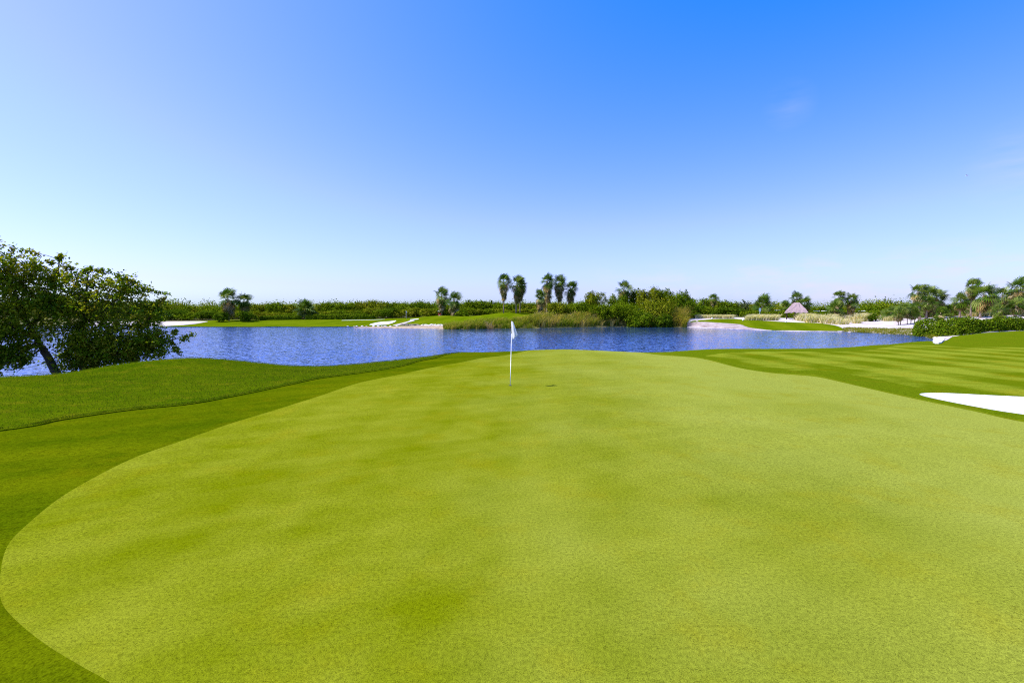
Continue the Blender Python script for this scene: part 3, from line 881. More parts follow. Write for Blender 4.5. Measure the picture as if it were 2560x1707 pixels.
hedge('big glossy clipped hedge beside the right lawn and beach', [(XU(2303, 66), 66), (XU(2340, 63), 63), (XU(2400, 60), 60), (XU(2470, 59.5), 59.5), (XU(2560, 59.5), 59.5), (XU(2680, 60), 60)], 3.4, 1.85, 30000, .22, GREENS + DARK, 1, None, 796)
hedge('left one of the two clipped hedges behind the far lawn', UY([(650, 129), (700, 130), (754, 131)]), 2.2, 1.35, 4200, .3, GREENS, 2)
hedge('right one of the two clipped hedges behind the far lawn', UY([(765, 131), (820, 131), (880, 131), (938, 131)]), 2.2, 1.6, 6000, .3, GREENS, 3)
hedge('long dark hedge running behind the thatched hut', UY([(1850, 116), (1930, 114), (2000, 112), (2080, 110), (2160, 108), (2210, 108)]), 2.2, 1.7, 8000, .32, LIME, 4)
hedge('short dark hedge right of the tall cattail clump', UY([(1722, 106), (1752, 106)]), 2, 1.1, 1500, .28, DARK, 5)

# ---- reeds and dune grass
def blades(rng, base, hgt, wid, bend, pal, seg=3, spread=.25):
    n = len(base)
    az = rng.uniform(0, 2 * math.pi, n); out = np.column_stack([np.cos(az), np.sin(az), np.zeros(n)])
    lean = out * (rng.uniform(0, spread, n)[:, None]) + np.array([1, -.1, 0]) * (bend * rng.uniform(.2, 1, n))[:, None]
    side = np.column_stack([np.sin(az), -np.cos(az), np.zeros(n)])
    side = unit(side * .5 + np.array([1, 0, 0]) * rng.choice([-1, 1], n)[:, None])
    Q, Cc = [], []
    col = tints(rng, n, pal, .3)
    hh = (hgt * rng.uniform(.65, 1.15, n))[:, None]
    for k in range(seg):
        t0, t1 = k / seg, (k + 1) / seg
        def pt(t): return base + np.array([0, 0, 1]) * hh * (t - .22 * t ** 3) + lean * hh * t ** 2
        w0, w1 = wid * (1 - .85 * t0) / 2, wid * (1 - .85 * t1) / 2
        p0, p1 = pt(t0), pt(t1)
        Q.append(np.stack([p0 - side * w0, p0 + side * w0, p1 + side * w1, p1 - side * w1], 1)); Cc.append(col)
    return np.concatenate(Q), np.concatenate(Cc)


TAN = [(.52, .37, .09), (.40, .30, .06), (.24, .24, .02), (.13, .19, .01), (.66, .50, .18)]
REEDG = [(.11, .185, .006), (.15, .22, .009), (.25, .26, .02), (.42, .32, .07)]


def reed_area(name, label, cat, px, n, hgt, wid, bend, pal, seed, kind=None, group=None, spread=.6, per=26, cr=.5):
    """reeds growing in fountain-shaped clumps inside a ground polygon"""
    rng = np.random.default_rng(seed)
    poly = np.array(px); nc = max(2, n // per)
    lo, hi = poly.min(0), poly.max(0); pts = []
    while len(pts) < nc:
        q = rng.uniform(lo, hi, (nc * 3, 2)); q = q[poly_sd(q[:, 0], q[:, 1], poly) > 0]; pts += list(q)
    q = np.array(pts[:nc])
    ch = rng.uniform(.62, 1.15, nc) * (1 + .15 * np.sin(q[:, 0] * .5 + seed))
    pal = np.array(pal); cc_ = pal[rng.integers(0, len(pal), nc)]
    ci = np.repeat(np.arange(nc), per); m_ = len(ci)
    ang_ = rng.uniform(0, 2 * math.pi, m_); rr_ = cr * np.sqrt(rng.random(m_))
    off = np.column_stack([np.cos(ang_), np.sin(ang_)]) * rr_[:, None]
    b2 = q[ci] + off * .6
    base = np.column_stack([b2, H(b2[:, 0], b2[:, 1]) - .05])
    hh = hgt * ch[ci] * rng.uniform(.6, 1.1, m_)
    lean = np.column_stack([off / cr * spread, np.zeros(m_)]) + np.array([bend, -.05, 0]) * rng.uniform(.3, 1.1, m_)[:, None]
    col = (cc_[ci] * .6 + pal[rng.integers(0, len(pal), m_)] * .4) * rng.uniform(.75, 1.25, (m_, 1))
    sa = rng.uniform(-.5, .5, m_); side = np.column_stack([np.cos(sa), np.sin(sa), np.zeros(m_)])
    Q, Cc = [], []
    seg = 4
    def pt(t): return base + np.array([0, 0, 1]) * hh[:, None] * (1.25 * t - .45 * t ** 2.6) + lean * hh[:, None] * t ** 2.2
    for k in range(seg):
        t0, t1 = k / seg, (k + 1) / seg
        w0, w1 = wid * (1 - .8 * t0) / 2, wid * (1 - .8 * t1) / 2
        p0, p1 = pt(t0), pt(t1)
        Q.append(np.stack([p0 - side * w0, p0 + side * w0, p1 + side * w1, p1 - side * w1], 1)); Cc.append(col)
    Q = np.concatenate(Q); cc = np.concatenate(Cc)
    c0 = base.mean(0); c0[2] = base[:, 2].min()
    o = link(name, quad_mesh(name, Q - c0, cc), M['blade'], loc=c0)
    return tag(o, label, cat, group, kind)


def band(px, Yadd):
    """strip of shore between pixel columns: px (u, v on waterline), Yadd depth behind it"""
    a = [on_plane(u, v + .4, WATER) for u, v in px]
    return a + [(x * (1 + Yadd / y), y + Yadd) for x, y in reversed(a)]


shoreM = [(1112, 822.6), (1160, 822.6), (1220, 821.6), (1290, 820.6), (1345, 819.6)]
reed_area('green_reeds', 'green arching reeds at the water edge below the grassy mound', 'reeds', band(shoreM, 6), 7800, 1.75, .085, .34, REEDG, 11, 'stuff', None, .7, 26, .6)
reed_area('tan_reeds', 'tall tan and green cattails along the middle shore', 'reeds', band([(1335, 819.6), (1400, 818.6), (1450, 817.6), (1500, 816.6), (1545, 816.6)], 4.5), 6800, 2.3, .085, .34, TAN + REEDG[:2], 12, 'stuff', None, .55, 26, .55)
reed_area('sparse_reeds', 'sparse short reeds along the foot of the round bushes', 'reeds', band([(1540, 816.6), (1600, 816.1), (1690, 816.6)], 1.6), 700, 1.3, .08, .25, TAN, 13, 'stuff', None, .6, 14, .4)
reed_area('cattail_clump', 'big cattail clump at the right end of the round bushes', 'cattails', band([(1668, 816.8), (1690, 816.8), (1712, 817.5)], 3), 1900, 3.3, .09, .30, REEDG + TAN[:2], 14, None, 'cattail clumps', .45, 60, .7)
reed_area('cattail_clump', 'narrow tan cattail clump left of the big one', 'cattails', band([(1634, 816.5), (1646, 816.5)], 1.5), 320, 2.2, .08, .25, TAN, 15, None, 'cattail clumps', .5, 40, .5)
reed_area('cattail_clump', 'arched pale cattail clump hanging over the water', 'cattails', band([(1224, 822.6), (1232, 822.6)], 1), 130, 2.3, .075, -.35, [(.42, .30, .16), (.34, .25, .12)], 16, None, 'cattail clumps', .5, 65, .5)
reed_area('shore_grass', 'yellow green marsh grass along the right water edge', 'marsh grass', band([(2110, 829.5), (2150, 831.5), (2220, 835.5), (2278, 838.5), (2314, 842.5), (2336, 848)], 6), 9000, .42, .05, .2, [(.22, .24, .02), (.15, .19, .01), (.32, .26, .06)], 17, 'stuff', None, .9, 12, .6)

DUNE = [(.78, .68, .50), (.70, .60, .38), (.46, .44, .18), (.26, .30, .06), (.82, .72, .58)]
tp = []
for i in range(4):
    rng = np.random.default_rng(300 + i)
    nb = 300; q = rng.normal(size=(nb, 2)) * .28; base = np.column_stack([q, np.zeros(nb)])
    Q, cc = blades(rng, base, np.full(nb, 1.15), .055, .45, DUNE, 3, .75)
    me = quad_mesh('dune_grass_tuft', Q, cc); me.materials.append(M['blade']); tp.append(me)
secT = [(0, 'feathery dune grass tuft at the back edge of the right lawn'), (1835, 'pale dune grass tuft in the mound left of the hut'), (1985, 'pale feathery dune grass tuft between hut and beach'), (2110, 'pale dune grass tuft on the white beach'), (2270, 'pale grass tuft on the sand behind the big hedge')]
tufts = []
for u in range(1745, 1832, 9): tufts.append((u, 797 - (u % 3) * .6, .9))
for u in range(1872, 1942, 7):
    tufts.append((u, 801, 1.15)); tufts.append((u + 3, 797.5, 1.15))
for i in range(48):
    u = 2000 + 160 * rnd.random(); lo = np.interp(u, [2000, 2050, 2110, 2160], [803, 811, 814, 806]); hi = np.interp(u, [2000, 2060, 2110, 2160], [799, 794, 791, 790])
    tufts.append((u, rnd.uniform(hi, lo), rnd.choice((.6, .9, 1.2, 1.6)) * rnd.uniform(.85, 1.1)))
for i in range(20): tufts.append((rnd.uniform(2160, 2260), rnd.uniform(789, 797), rnd.uniform(.7, 1.2)))
for i in range(16): tufts.append((rnd.uniform(2205, 2240), rnd.uniform(797, 803), rnd.uniform(.7, 1.1)))
for i in range(26): tufts.append((rnd.uniform(2320, 2560), rnd.uniform(784, 793), rnd.uniform(.7, 1.2)))
for i, (u, v, s) in enumerate(tufts):
    x, y = hit(u, v); 
    if y > 140: y = 104; x = XU(u, y)
    o = link('dune_grass_tuft', tp[i % 4], loc=(x, y, h1(x, y)))
    o.scale = (s * 1.15, s * 1.15, s); o.rotation_euler = (0, 0, rnd.uniform(-.5, .5))
    tag(o, [q[1] for q in secT if u >= q[0]][-1], 'grass tuft', 'dune grass tufts on the right shore')

# ---- rocks
def rock_mesh(seed, flat=.6):
    rng = np.random.default_rng(seed)
    import bmesh
    bm = bmesh.new(); bmesh.ops.create_icosphere(bm, subdivisions=2, radius=.5)
    k = rng.normal(size=(5, 3))
    for v in bm.verts:
        d = sum(max(0, v.co.normalized().dot(Vector(unit(q)))) ** 3 for q in k)
        v.co *= .75 + .22 * d + rng.uniform(-.05, .05); v.co.z *= flat
    me = bpy.data.meshes.new('rock'); bm.to_mesh(me); bm.free(); return me


rocks = [rock_mesh(i) for i in range(4)]; drocks = [m.copy() for m in rocks]
for m_ in rocks: m_.materials.append(M['rock'])
for m_ in drocks: m_.materials.append(M['darkrock'])


def add_rocks(lst, label, group, meshes, lo, hi):
    for u, v in lst:
        x, y = hit(u, v); o = link('rock', rnd.choice(meshes), loc=(x, y, h1(x, y) + .12))
        s = rnd.uniform(lo, hi); o.scale = (s * 1.3, s, s); o.rotation_euler = (0, 0, rnd.uniform(0, 6))
        tag(o, label, 'rock', group)


add_rocks([(1004 + i * 3.9 + rnd.uniform(-1, 1), 814 + rnd.uniform(-.8, 1)) for i in range(13)], 'dark grey rock in the stone edging of the far bank', 'dark rocks edging the far bank', drocks, .7, 1.1)
add_rocks([(1056 + i * 3.6 + rnd.uniform(-1, 1), 814.5 + rnd.uniform(-1, 1.6)) for i in range(17)], 'pale rock on the far bank left of the reeds', 'pale rocks on the far bank', rocks, .6, 1.1)
add_rocks([(870 + i * 12 + rnd.uniform(-4, 4), 817 + rnd.uniform(-.5, 1)) for i in range(11)], 'small pale stone along the waterline below the far bunker', 'stones along the far waterline', rocks, .35, .7)
add_rocks([(2341, 828), (2346, 829), (2372, 833), (2304, 825), (2310, 826), (2378, 834)], 'pale stone on the sand at the foot of the big hedge', 'pale stones at the foot of the big hedge', rocks, .3, .6)
add_rocks([(2334 + rnd.uniform(0, 22), 846 + rnd.uniform(0, 10)) for i in range(14)], 'white stone in the white gravel at the end of the lake', 'white stones at the end of the lake', rocks, .3, .6)
add_rocks([(318 + i * 9 + rnd.uniform(-3, 3), 814 + rnd.uniform(-3, 1)) for i in range(9)], 'pale rock on the far beach seen past the near tree', 'pale rocks on the far beach behind the near tree', rocks, .6, 1.2)

# ---- thatched hut
hx, hy = XU(1991, 104), 104.0; hz = h1(hx, hy)
hut = thing('thatched_hut', 'open thatched shelter with a steep pinkish grey hip roof on the sand', 'hut', (hx, hy, hz), R(-32))
m = hy / F
ev = ZV(781, hy) - hz; rg = ZV(756.5, hy) - hz
rx, ry, qx = 2.25, 1.9, .5
mb = MB(); rngh = np.random.default_rng(3)
rings = 7; per = 40
def rect_pt(t, ax, ay):
    t = t % 1 * 4; k = int(t); f = t - k
    cs = [(-ax, -ay), (ax, -ay), (ax, ay), (-ax, ay)]
    a, b = cs[k], cs[(k + 1) % 4]
    return a[0] + (b[0] - a[0]) * f, a[1] + (b[1] - a[1]) * f
for j in range(rings):
    t_ = j / (rings - 1); s = t_ ** 1.12
    ax = rx + (qx - rx) * s; ay = ry + (.12 - ry) * s
    for i in range(per):
        x, y = rect_pt(i / per, ax, ay)
        n_ = 1 + rngh.normal() * .012
        mb.v.append((x * n_, y * n_, ev + (rg - ev) * t_ + (rngh.normal() * .05 if j < rings - 1 else rngh.normal() * .02) - (.12 * (i % 2) if j == 0 else 0)))
for j in range(rings - 1):
    for i in range(per):
        a = j * per + i; b = j * per + (i + 1) % per
        mb.f.append((a, b, b + per, a + per))
base0 = 0; mb.f.append(tuple((rings - 1) * per + i for i in range(per)))
bl = len(mb.v)
for i in range(per):
    x, y = rect_pt(i / per, rx * .9, ry * .88); mb.v.append((x, y, ev + .12))
for i in range(per):
    mb.f.append((bl + i, bl + (i + 1) % per, (i + 1) % per, i))
mb.f.append(tuple(bl + i for i in range(per))[::-1])
mb.build('roof', M['thatch'], hut)
for px_, py_ in ((-.82, -.75), (-.1, -.75), (.78, -.75), (-.82, .75), (-.1, .75), (.78, .75)):
    MB().tube([(px_ * rx, py_ * ry, -.1), (px_ * rx, py_ * ry, ev + .4)], .09, 8).build('post', M['wood'], hut, True)
MB().box((0, 0, .9), (1.8, .9, .08)).box((0, 0, .45), (.12, .12, .86)).build('table', M['wood'], hut)

# ---- golf carts
def golf_cart(label, u, Y, rz, group, bag=False, zoff=0):
    x = XU(u, Y); o = thing('golf_cart', label, 'golf cart', (x, Y, h1(x, Y) + zoff), rz, group)
    mb = MB(); mb.box((0, 0, .42), (1.15, 2.3, .28)).box((0, -.15, .66), (1.1, .75, .24), .95).box((0, .85, .72), (1.05, .45, .42), .8); mb.build('body', M['white'], o)
    MB().box((0, -.15, .82), (1.05, .5, .1)).box((0, -.42, 1.05), (1.05, .1, .4)).build('seat', M['red'], o)
    MB().box((0, -.1, 1.9), (1.25, 1.9, .09), .93).build('roof', M['white'], o)
    for sx in (-.52, .52):
        for sy, b in ((-.9, -.9), (.75, .9)):
            MB().tube([(sx, b, .6), (sx, sy, 1.87)], .025, 6).build('roof_post', M['black'], o)
        for sy in (-.78, .78):
            w_ = MB().tube([(sx - .1, sy, .22), (sx + .1, sy, .22)], .22, 14).build('wheel', M['black'], o)
            MB().tube([(sx - .11, sy, .22), (sx + .11, sy, .22)], .11, 10).build('rim', M['white'], w_)
    if bag:
        for sx in (-.28, .28):
            b = MB().tube([(sx, -1.2, .5), (sx, -1.3, 1.35)], [.14, .15], 10).build('golf_bag', M['red'], o)
            mb = MB()
            for k in range(5): mb.tube([(sx + .04 * (k - 2), -1.3, 1.3), (sx + .06 * (k - 2), -1.34, 1.62)], .018, 5)
            mb.build('club', M['black'], b)
    return o


golf_cart('golf cart with white roof and red bags on the far mound', 1100, 132, 0.1, None, True, 0)
GC = 'white golf carts behind the hut hedge'
golf_cart('white golf cart seen side-on over the hedge left of the hut', 1946, 123, .95, GC)
golf_cart('white golf cart over the hedge just right of the hut', 2041, 121, -.5, GC, False, -.15)
golf_cart('white golf cart over the hedge beside the palm clump past the hut', 2060, 121, -.62, GC, False, -.1)
golf_cart('white golf cart over the hedge far right of the hut', 2154, 116, -.5, GC, False, -.1)

# ---- pale blue post, tee markers, far flag
px_, py_ = XU(1900, 110), 110.0
o = thing('signpost', 'slim post with a pale blue panel left of the hut', 'sign', (px_, py_, h1(px_, py_)))
MB().tube([(0, 0, 0), (0, 0, 2.2)], .05, 8).build('pole', M['bluegrey'], o)
MB().box((0, 0, 1.95), (.45, .08, .8)).build('sign_panel', M['bluegrey'], o)
for u, v, lab in ((1857, 803, 'white tee marker in the middle of the right lawn'), (1964, 807.5, 'white tee marker near the lawn edge below the hut'), (1780, 798.5, 'white tee marker at the back of the right lawn')):
    x, y = hit(u, v); mb = MB(); mb.tube([(0, 0, 0), (0, 0, .06), (0, 0, .22), (0, 0, .3)], [.05, .16, .16, .06], 12)
    tag(mb.build('tee_marker', M['white'], None, True, (x, y, h1(x, y) + .08)), lab, 'tee marker', 'white tee markers on the right lawn')

# ---- the flagstick on the green
def flagstick(label, x, y, lean, detail):
    z0 = h1(x, y)
    o = thing('flagstick', label, 'flag', (x, y, z0))
    Lp = 2.13
    top = Vector((lean, 0, Lp))
    MB().tube([(0, 0, -.05), tuple(top * .35), tuple(top * .35), tuple(top)], [.012, .012, .010, .009] if detail else .02, 10).build('pole', M['white'], o, True)
    s = .0135 / 7.13 * 1.0
    sl = MB().tube([tuple(top - Vector((lean / Lp * .4, 0, .4))), tuple(top + Vector((0, 0, .005)))], .014 if detail else .03, 10).build('flag_sleeve', M['cloth'], o, True)
    cols = [((712, 182), (714, 385), 0.0), ((717, 184), (718, 440), -.04), ((722, 186), (726, 505), -.08), ((726, 190), (748, 478), -.12), ((729, 192), (768, 450), -.14), ((733, 196), (792, 440), .02), ((736, 200), (815, 430), .15)]
    V, Fc = [], []; nt = 14
    for j in range(nt + 1):
        t = j / nt
        for (a, b, dz) in cols:
            X = (a[0] + (b[0] - a[0]) * t - 710) * s; Z = -(a[1] + (b[1] - a[1]) * t - 180) * s
            V.append((top.x + X, dz * (.25 + .75 * t) * (1 if detail else 3) + .006 * math.sin(9 * t + X * 40), top.z + Z))
    nc = len(cols)
    for j in range(nt):
        for i in range(nc - 1):
            a = j * nc + i; Fc.append((a, a + 1, a + nc + 1, a + nc))
    me = pyd('flag_cloth', V, Fc, True)
    fl = link('flag_cloth', me, M['cloth'], o)
    so = fl.modifiers.new('thick', 'SOLIDIFY'); so.thickness = .002
    return o


fx, fy = on_plane(1275.5, 963.5, 0)
flagstick('white flagstick with limp white flag standing in the putting green', fx, fy, .055, True)
gx_, gy_ = XU(1015, 122), 122.0
flagstick('tiny far white flag on the lawn across the lake', gx_, gy_, 0, False).scale = (1.0, 1.0, 1.0)
mb = MB()
n = 24
for k in range(n):
    a = 2 * math.pi * k / n; ca, sa = math.cos(a), math.sin(a)
    mb.v += [(.062 * ca, .062 * sa, .006), (.054 * ca, .054 * sa, .006), (.054 * ca, .054 * sa, .003)]
for k in range(n):
    a = 3 * k; b = 3 * ((k + 1) % n)
    mb.f += [(a, b, b + 1, a + 1), (a + 1, b + 1, b + 2, a + 2)]
mb.f.append(tuple(3 * k + 2 for k in range(n)))
tag(mb.build('hole_cup', M['black'], None, False, (fx, fy, h1(fx, fy))), 'dark hole in the putting green at the foot of the flagstick', 'golf hole')

# a gull in the sky
bx, by, bz = at_depth(2417, 439, 70)
v = [(0, .12, 0), (0, -.12, .0), (-.16, .05, .05), (-.16, -.05, .05), (-.36, -.02, .0), (.16, .05, .05), (.16, -.05, .05), (.36, -.02, .0), (0, .02, -.05), (0, .2, 0), (-.05, -.24, 0), (.05, -.24, 0)]
f = [(0, 2, 3, 1), (2, 4, 3), (0, 1, 6, 5), (5, 6, 7), (0, 8, 2), (0, 5, 8), (1, 3, 8), (1, 8, 6), (0, 9, 8), (1, 10, 11)]
tag(link('gull', pyd('gull', v, f), M['white'], loc=(bx, by, bz)), 'tiny white gull gliding high in the blue sky at right', 'bird').rotation_euler = (.2, .25, .6)

# ------------------------------------------------------------------ the near tree on the left bank
def near_tree():
    rng = np.random.default_rng(8)
    Yt = 20.6
    DY = 3.2
    bx0, by0 = XU(175, Yt), Yt
    z0 = h1(bx0, by0)
    o = thing('buttonwood_tree', 'big spreading dark tree on the near left bank, leaning trunk over the lake', 'tree', (bx0, by0, z0))
    O = np.array([bx0, by0, z0])
    def W(u, v, Y): return np.array(at_depth(u, v, Y + DY)) - O
    trunk = MB()
    nodes = []
    def limb(pts, r0, r1):
        pts = [np.array(p) for p in pts]
        n = 9; out = []
        P = np.array([2 * pts[0] - pts[1]] + pts + [2 * pts[-1] - pts[-2]])
        for i in range(len(pts) - 1):
            p0, p1, p2, p3 = P[i:i + 4]
            for k in range(n):
                t = k / n
                out.append(.5 * (2 * p1 + (p2 - p0) * t + (2 * p0 - 5 * p1 + 4 * p2 - p3) * t * t + (3 * p1 - p0 - 3 * p2 + p3) * t ** 3))
        out.append(pts[-1]); out = np.array(out) + rng.normal(size=(len(out), 3)) * r1 * .35
        m_ = len(out)
        trunk.tube([tuple(q) for q in out], [r0 + (r1 - r0) * (i / (m_ - 1)) ** .8 for i in range(m_)], 8)
        for q in out[m_ // 3:]: nodes.append(q)
    base = np.array([-.15, 0, -.35])
    limb([base, W(118, 888, 17.6), W(92, 850, 17.4), W(60, 790, 17.0), W(25, 700, 16.8)], .19, .05)
    limb([W(92, 850, 17.4), W(30, 815, 16.8), W(-60, 800, 16.2), W(-140, 790, 15.8)], .11, .03)
    limb([W(75, 815, 17.1), W(130, 760, 17.6), W(140, 700, 17.9), W(150, 650, 18)], .09, .02)
    limb([W(40, 745, 16.9), W(-30, 690, 16.6), W(-70, 640, 16.4)], .07, .02)
    limb([np.array([.25, .1, -.35]), W(206, 890, 17.8), W(204, 850, 17.9), W(210, 800, 18), W(215, 740, 18), W(220, 680, 18.1)], .14, .03)
    limb([W(206, 870, 17.9), W(250, 845, 18.0), W(300, 825, 18.2), W(370, 800, 18.5)], .09, .02)
    limb([W(208, 810, 18), W(270, 770, 18.2), W(320, 720, 18.4)], .07, .02)
    limb([np.array([.7, .1, -.35]), W(245, 905, 18.0), W(300, 880, 18.1), W(370, 865, 18.4), W(430, 850, 18.6)], .08, .02)
    limb([np.array([.5, .1, -.35]), W(232, 910, 18.0), W(250, 870, 18.2)], .06, .03)
    # crown made of lobes (u, v, depth, radius px)
    lob = [(20, 660, 16.6, 55), (-60, 650, 16.4, 75), (60, 690, 17.2, 48), (115, 680, 17.6, 36), (95, 740, 17.4, 55), (20, 740, 16.8, 65), (-90, 740, 16.2, 85), (30, 810, 16.6, 62), (-60, 830, 16, 75),
           (30, 870, 16.4, 38), (-20, 885, 16, 42), (140, 730, 17.7, 48), (190, 715, 18, 40), (180, 770, 17.8, 55), (150, 820, 17.6, 50), (240, 730, 18.1, 42), (285, 725, 18.3, 38), (260, 780, 18.2, 50),
           (320, 760, 18.5, 38), (335, 730, 18.6, 24), (230, 840, 18, 46), (300, 835, 18.3, 46), (370, 790, 18.6, 36), (360, 840, 18.5, 42), (290, 880, 18.1, 36), (350, 880, 18.3, 36), (240, 890, 18, 34), (185, 895, 17.9, 26), (392, 850, 18.6, 28), (385, 772, 18.8, 24), (395, 880, 18.4, 20), (190, 875, 17.8, 40),
           (120, 780, 17.3, 50), (165, 912, 17.7, 26), (205, 915, 17.8, 28), (255, 908, 18, 30), (300, 898, 18.1, 28), (345, 892, 18.3, 26), (225, 880, 17.9, 40), (5, 900, 16.2, 34), (-30, 915, 16, 34), (270, 870, 18.2, 40), (330, 860, 18.4, 40)]
    tips, starts = [], []
    nodes_a = np.array(nodes)
    twig = MB()
    Q, Cc = [], []
    pal = np.array([(.105, .175, .004), (.150, .215, .005), (.200, .245, .007), (.265, .280, .010), (.26, .22, .015)])
    def sprig(a, b, nl):
        d = b - a; ln = np.linalg.norm(d)
        t = rng.uniform(.15, 1.05, nl)
        cen = a + d * t[:, None] + rng.normal(size=(nl, 3)) * (.055 + .05 * ln)
        nor = unit(rng.normal(size=(nl, 3)) * .75 + np.array([-.25, -.15, .75]))
        Q.append(leaf_quads(rng, cen, nor, .135, .08))
        c = pal[rng.integers(0, len(pal))] * rng.uniform(.8, 1.2)
        Cc.append(np.clip(c * rng.uniform(.7, 1.35, (nl, 1)), 0, 1))
    for (u, v, Y, rp) in lob:
        c = W(u, v, Y); r = rp * Y / F
        nb = int((13 if v < 770 else 17) * (rp / 40) ** 1.7) + 5
        for i in range(nb):
            d = unit(rng.normal(size=3)); d[1] *= 1.25
            e = c + d * r * rng.uniform(.45, 1.08)
            k = np.argmin(np.linalg.norm(nodes_a - (e * .6 + c * .4), axis=1)); s = nodes_a[k]
            mid = s * .45 + e * .55 + rng.normal(size=3) * r * .12
            if rng.random() < .5: twig.tube([tuple(s), tuple(mid), tuple(e)], [.018, .012, .004], 4, False)
            a = mid * .35 + e * .65
            for q in range(4):
                dd = unit(rng.normal(size=3) + d * .6 + np.array([.25, 0, .35]))
                sprig(a + rng.normal(size=3) * r * .10, a + rng.normal(size=3) * r * .1 + dd * rng.uniform(.25, .6), 12)
    # wispy shoots breaking the outline
    for (u, v, Y) in [(30, 612, 16.6), (55, 625, 17), (150, 640, 17.8), (145, 645, 17.8), (120, 655, 17.6), (225, 668, 18), (210, 675, 18), (180, 672, 18), (258, 675, 18.2), (275, 680, 18.2), (290, 685, 18.3), (312, 692, 18.4), (330, 700, 18.5), (385, 725, 18.8), (410, 733, 18.9), (420, 735, 18.9), (400, 745, 18.8), (440, 825, 18.8), (485, 835, 19), (470, 848, 18.9), (440, 880, 18.7), (450, 885, 18.8), (430, 860, 18.6), (50, 910, 16.6), (45, 920, 16.5), (60, 900, 16.8), (20, 905, 16.4), (85, 670, 17.3), (10, 610, 16.5)]:
        e = W(u, v, Y); k = np.argmin(np.linalg.norm(nodes_a - e, axis=1)); s = nodes_a[k]
        a = s + (e - s) * .35
        twig.tube([tuple(s), tuple(a + np.array([0, 0, .05])), tuple(e)], [.018, .012, .004], 4, False)
        for q in range(5):
            t0 = .5 + .1 * q; sprig(s + (e - s) * t0, s + (e - s) * (t0 + .12), 14)
    link('trunk', pyd('trunk', trunk.v, trunk.f, True), M['darkbark'], o)
    link('twigs', pyd('twigs', twig.v, twig.f, True), M['darkbark'], o)
    link('crown', quad_mesh('crown', np.concatenate(Q), np.concatenate(Cc)), M['tree_leaf'], o)
    return o


near_tree()

# grass blades standing on the near rough (soft edge at the mown line and on the crest)
rng = np.random.default_rng(21)
pts = []
lo, hi = np.array([-24, 4]), np.array([4, 30])
q = rng.uniform(lo, hi, (190000, 2))
sd_c = poly_sd(q[:, 0], q[:, 1], COLLAR); sd_l = -poly_sd(q[:, 0], q[:, 1], LAKE)
q = q[(sd_c < -.0) & (sd_l > .8) & (np.hypot(q[:, 0], q[:, 1]) > 5)]
# denser along the mown edge
e = rng.integers(0, len(COLLAR), 60000); tt = rng.random(60000)
a = COLLAR[e]; b = COLLAR[(e + 1) % len(COLLAR)]
ep = a + (b - a) * tt[:, None] + rng.normal(size=(60000, 2)) * .05
ep = ep[(poly_sd(ep[:, 0], ep[:, 1], COLLAR) < .01) & (ep[:, 1] > 4) & (ep[:, 0] < 2) & (rng.random(len(ep)) < .6)]
q = np.concatenate([q, ep])
base = np.column_stack([q, H(q[:, 0], q[:, 1]) + .04])
Q, cc = blades(rng, base, np.full(len(q), .045), .011, .25, [(.075, .125, .004), (.100, .150, .006), (.055, .105, .003), (.16, .16, .012)], 1, .8)
tag(link('rough_grass', quad_mesh('rough_grass', Q, cc), M['blade']), 'longer dark grass on the bank left of the green', 'grass', None, 'stuff')

# ------------------------------------------------------------------ light, sky, camera
EL = R(55)
sun_az = R(-92)      # compass-like: 0 = +Y, negative = to the left
sd = Vector((math.sin(sun_az) * math.cos(EL), math.cos(sun_az) * math.cos(EL), math.sin(EL)))
L = bpy.data.lights.new('sun', 'SUN'); L.energy = 4.6; L.angle = R(.53); L.color = (1, .96, .88)
lo_ = bpy.data.objects.new('sun', L); C.objects.link(lo_); lo_.rotation_euler = (-sd).to_track_quat('-Z', 'Y').to_euler(); lo_.location = sd * 50
W_ = bpy.data.worlds.new('World'); SC.world = W_; W_.use_nodes = True
nt = W_.node_tree; bg = nt.nodes['Background']
sky = nt.nodes.new('ShaderNodeTexSky'); sky.sky_type = 'NISHITA'; sky.sun_disc = False
sky.sun_elevation = EL; sky.sun_rotation = sun_az; sky.altitude = 0; sky.air_density = 1.0; sky.dust_density = 1.1; sky.ozone_density = 2.6
EXPO = 0.35
k_ = 2 ** EXPO
def vm(op, a, b):
    o = nt.nodes.new('ShaderNodeVectorMath'); o.operation = op
    for i_, q_ in enumerate((a, b)):
        if hasattr(q_, 'is_output'): nt.links.new(q_, o.inputs[i_])
        else: o.inputs[i_].default_value = q_
    return o.outputs['Value'] if op in ('DOT_PRODUCT', 'LENGTH', 'DISTANCE') else o.outputs[0]
def mm(op, a, b, clamp=False):
    o = nt.nodes.new('ShaderNodeMath'); o.operation = op; o.use_clamp = clamp
    for i_, q_ in enumerate((a, b)):
        if hasattr(q_, 'is_output'): nt.links.new(q_, o.inputs[i_])
        else: o.inputs[i_].default_value = q_
    return o.outputs[0]
sk_a = vm('SUBTRACT', vm('MULTIPLY', sky.outputs[0], (2.9 / k_, 1.95 / k_, 3.2 / k_)), (2.74 / k_, .70 / k_, 0.0))
sk_b = vm('ADD', vm('MULTIPLY', sky.outputs[0], (1.62 / k_, 1.55 / k_, 2.6 / k_)), (.30 / k_, .85 / k_, 2.0 / k_))
skc = vm('MAXIMUM', vm('MINIMUM', sk_a, sk_b), (.25, .3, .4))
_sx = nt.nodes.new('ShaderNodeSeparateXYZ'); nt.links.new(skc, _sx.inputs[0])
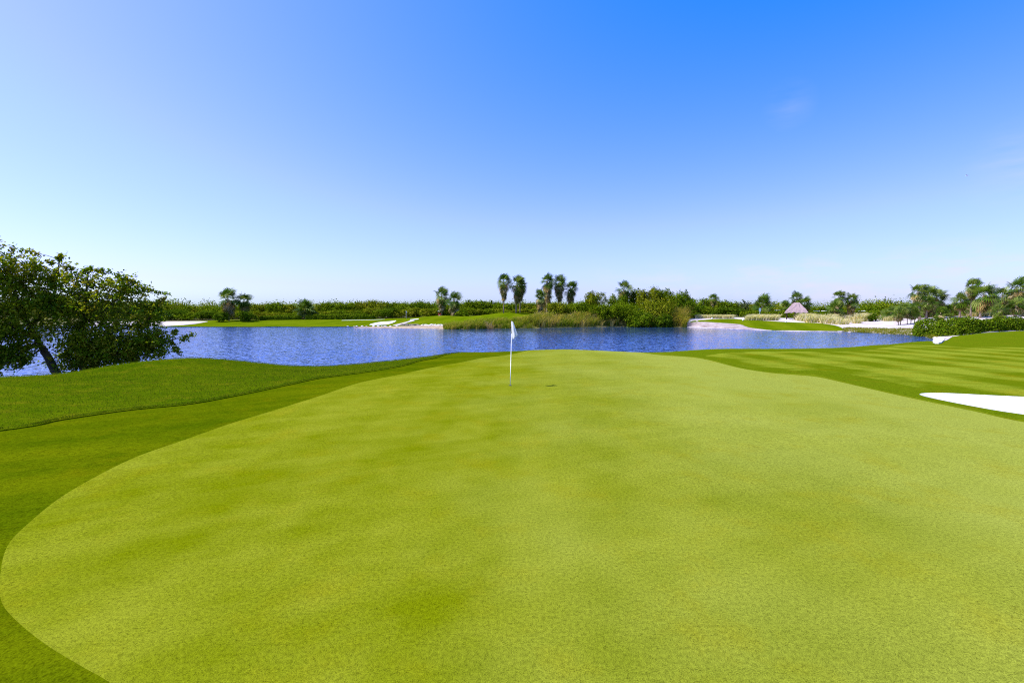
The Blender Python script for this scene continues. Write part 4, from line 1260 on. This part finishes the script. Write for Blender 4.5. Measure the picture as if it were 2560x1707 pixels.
_cx = nt.nodes.new('ShaderNodeCombineXYZ'); nt.links.new(_sx.outputs[0], _cx.inputs[0]); nt.links.new(mm('MAXIMUM', _sx.outputs[1], mm('MULTIPLY', _sx.outputs[0], 1.17)), _cx.inputs[1]); nt.links.new(_sx.outputs[2], _cx.inputs[2])
skc = _cx.outputs[0]
# thin wisps of cloud low on the right and two faint cirrus streaks
dirv = nt.nodes.new('ShaderNodeTexCoord').outputs['Generated']
nz = nt.nodes.new('ShaderNodeTexNoise'); nz.inputs['Scale'].default_value = 1.0; nz.inputs['Detail'].default_value = 6; nz.inputs['Roughness'].default_value = .6
nt.links.new(vm('MULTIPLY', dirv, (9, 9, 34)), nz.inputs['Vector'])
sep = nt.nodes.new('ShaderNodeSeparateXYZ'); nt.links.new(dirv, sep.inputs[0])
low = mm('MULTIPLY', mm('SUBTRACT', 1.0, mm('MULTIPLY', mm('ABSOLUTE', mm('SUBTRACT', sep.outputs[2], .05), 0), 14.0), True), mm('MULTIPLY', mm('SUBTRACT', sep.outputs[0], .1), 2.2, True), True)
cl = mm('MULTIPLY', mm('MULTIPLY', mm('SUBTRACT', nz.outputs['Fac'], .47), 5.0, True), low, True)
nz2 = nt.nodes.new('ShaderNodeTexNoise'); nz2.inputs['Scale'].default_value = 1.0; nz2.inputs['Detail'].default_value = 5
mp = nt.nodes.new('ShaderNodeMapping'); mp.inputs['Rotation'].default_value = (0, R(35), 0); mp.inputs['Scale'].default_value = (14, 14, 60); nt.links.new(dirv, mp.inputs[0]); nt.links.new(mp.outputs[0], nz2.inputs['Vector'])
for (u_, v_, rad_, amt) in ((1975, 263, .045, .14), (2550, 415, .07, .25)):
    d_ = ray(u_, v_); d_ = d_ / np.linalg.norm(d_)
    near_ = mm('SUBTRACT', 1.0, mm('DIVIDE', vm('DISTANCE', dirv, tuple(d_)), rad_), True)
    cl = mm('MAXIMUM', cl, mm('MULTIPLY', mm('MULTIPLY', mm('SUBTRACT', nz2.outputs['Fac'], .35), 3.0, True), mm('MULTIPLY', near_, amt), True))
mxs = nt.nodes.new('ShaderNodeMix'); mxs.data_type = 'RGBA'
nt.links.new(mm('MULTIPLY', cl, .8), mxs.inputs[0]); nt.links.new(skc, mxs.inputs[6]); mxs.inputs[7].default_value = (8.2 / k_, 8.0 / k_, 10.6 / k_, 1)
nt.links.new(mxs.outputs[2], bg.inputs[0])
bg.inputs[1].default_value = .1

cam = bpy.data.cameras.new('camera'); cam.lens = 16 * 1138 / 1137.8; cam.sensor_width = 36; cam.clip_end = 6000; cam.clip_start = .05
co = bpy.data.objects.new('camera', cam); C.objects.link(co); co.location = (0, 0, EYE); co.rotation_euler = (R(90) - PITCH, 0, 0)
SC.camera = co
SC.view_settings.view_transform = 'Standard'; SC.view_settings.look = 'None'; SC.view_settings.exposure = EXPO; SC.view_settings.gamma = 1
SC.cycles.use_denoising = False; SC.cycles.filter_width = 1.1; SC.cycles.max_bounces = 6; SC.cycles.transparent_max_bounces = 4
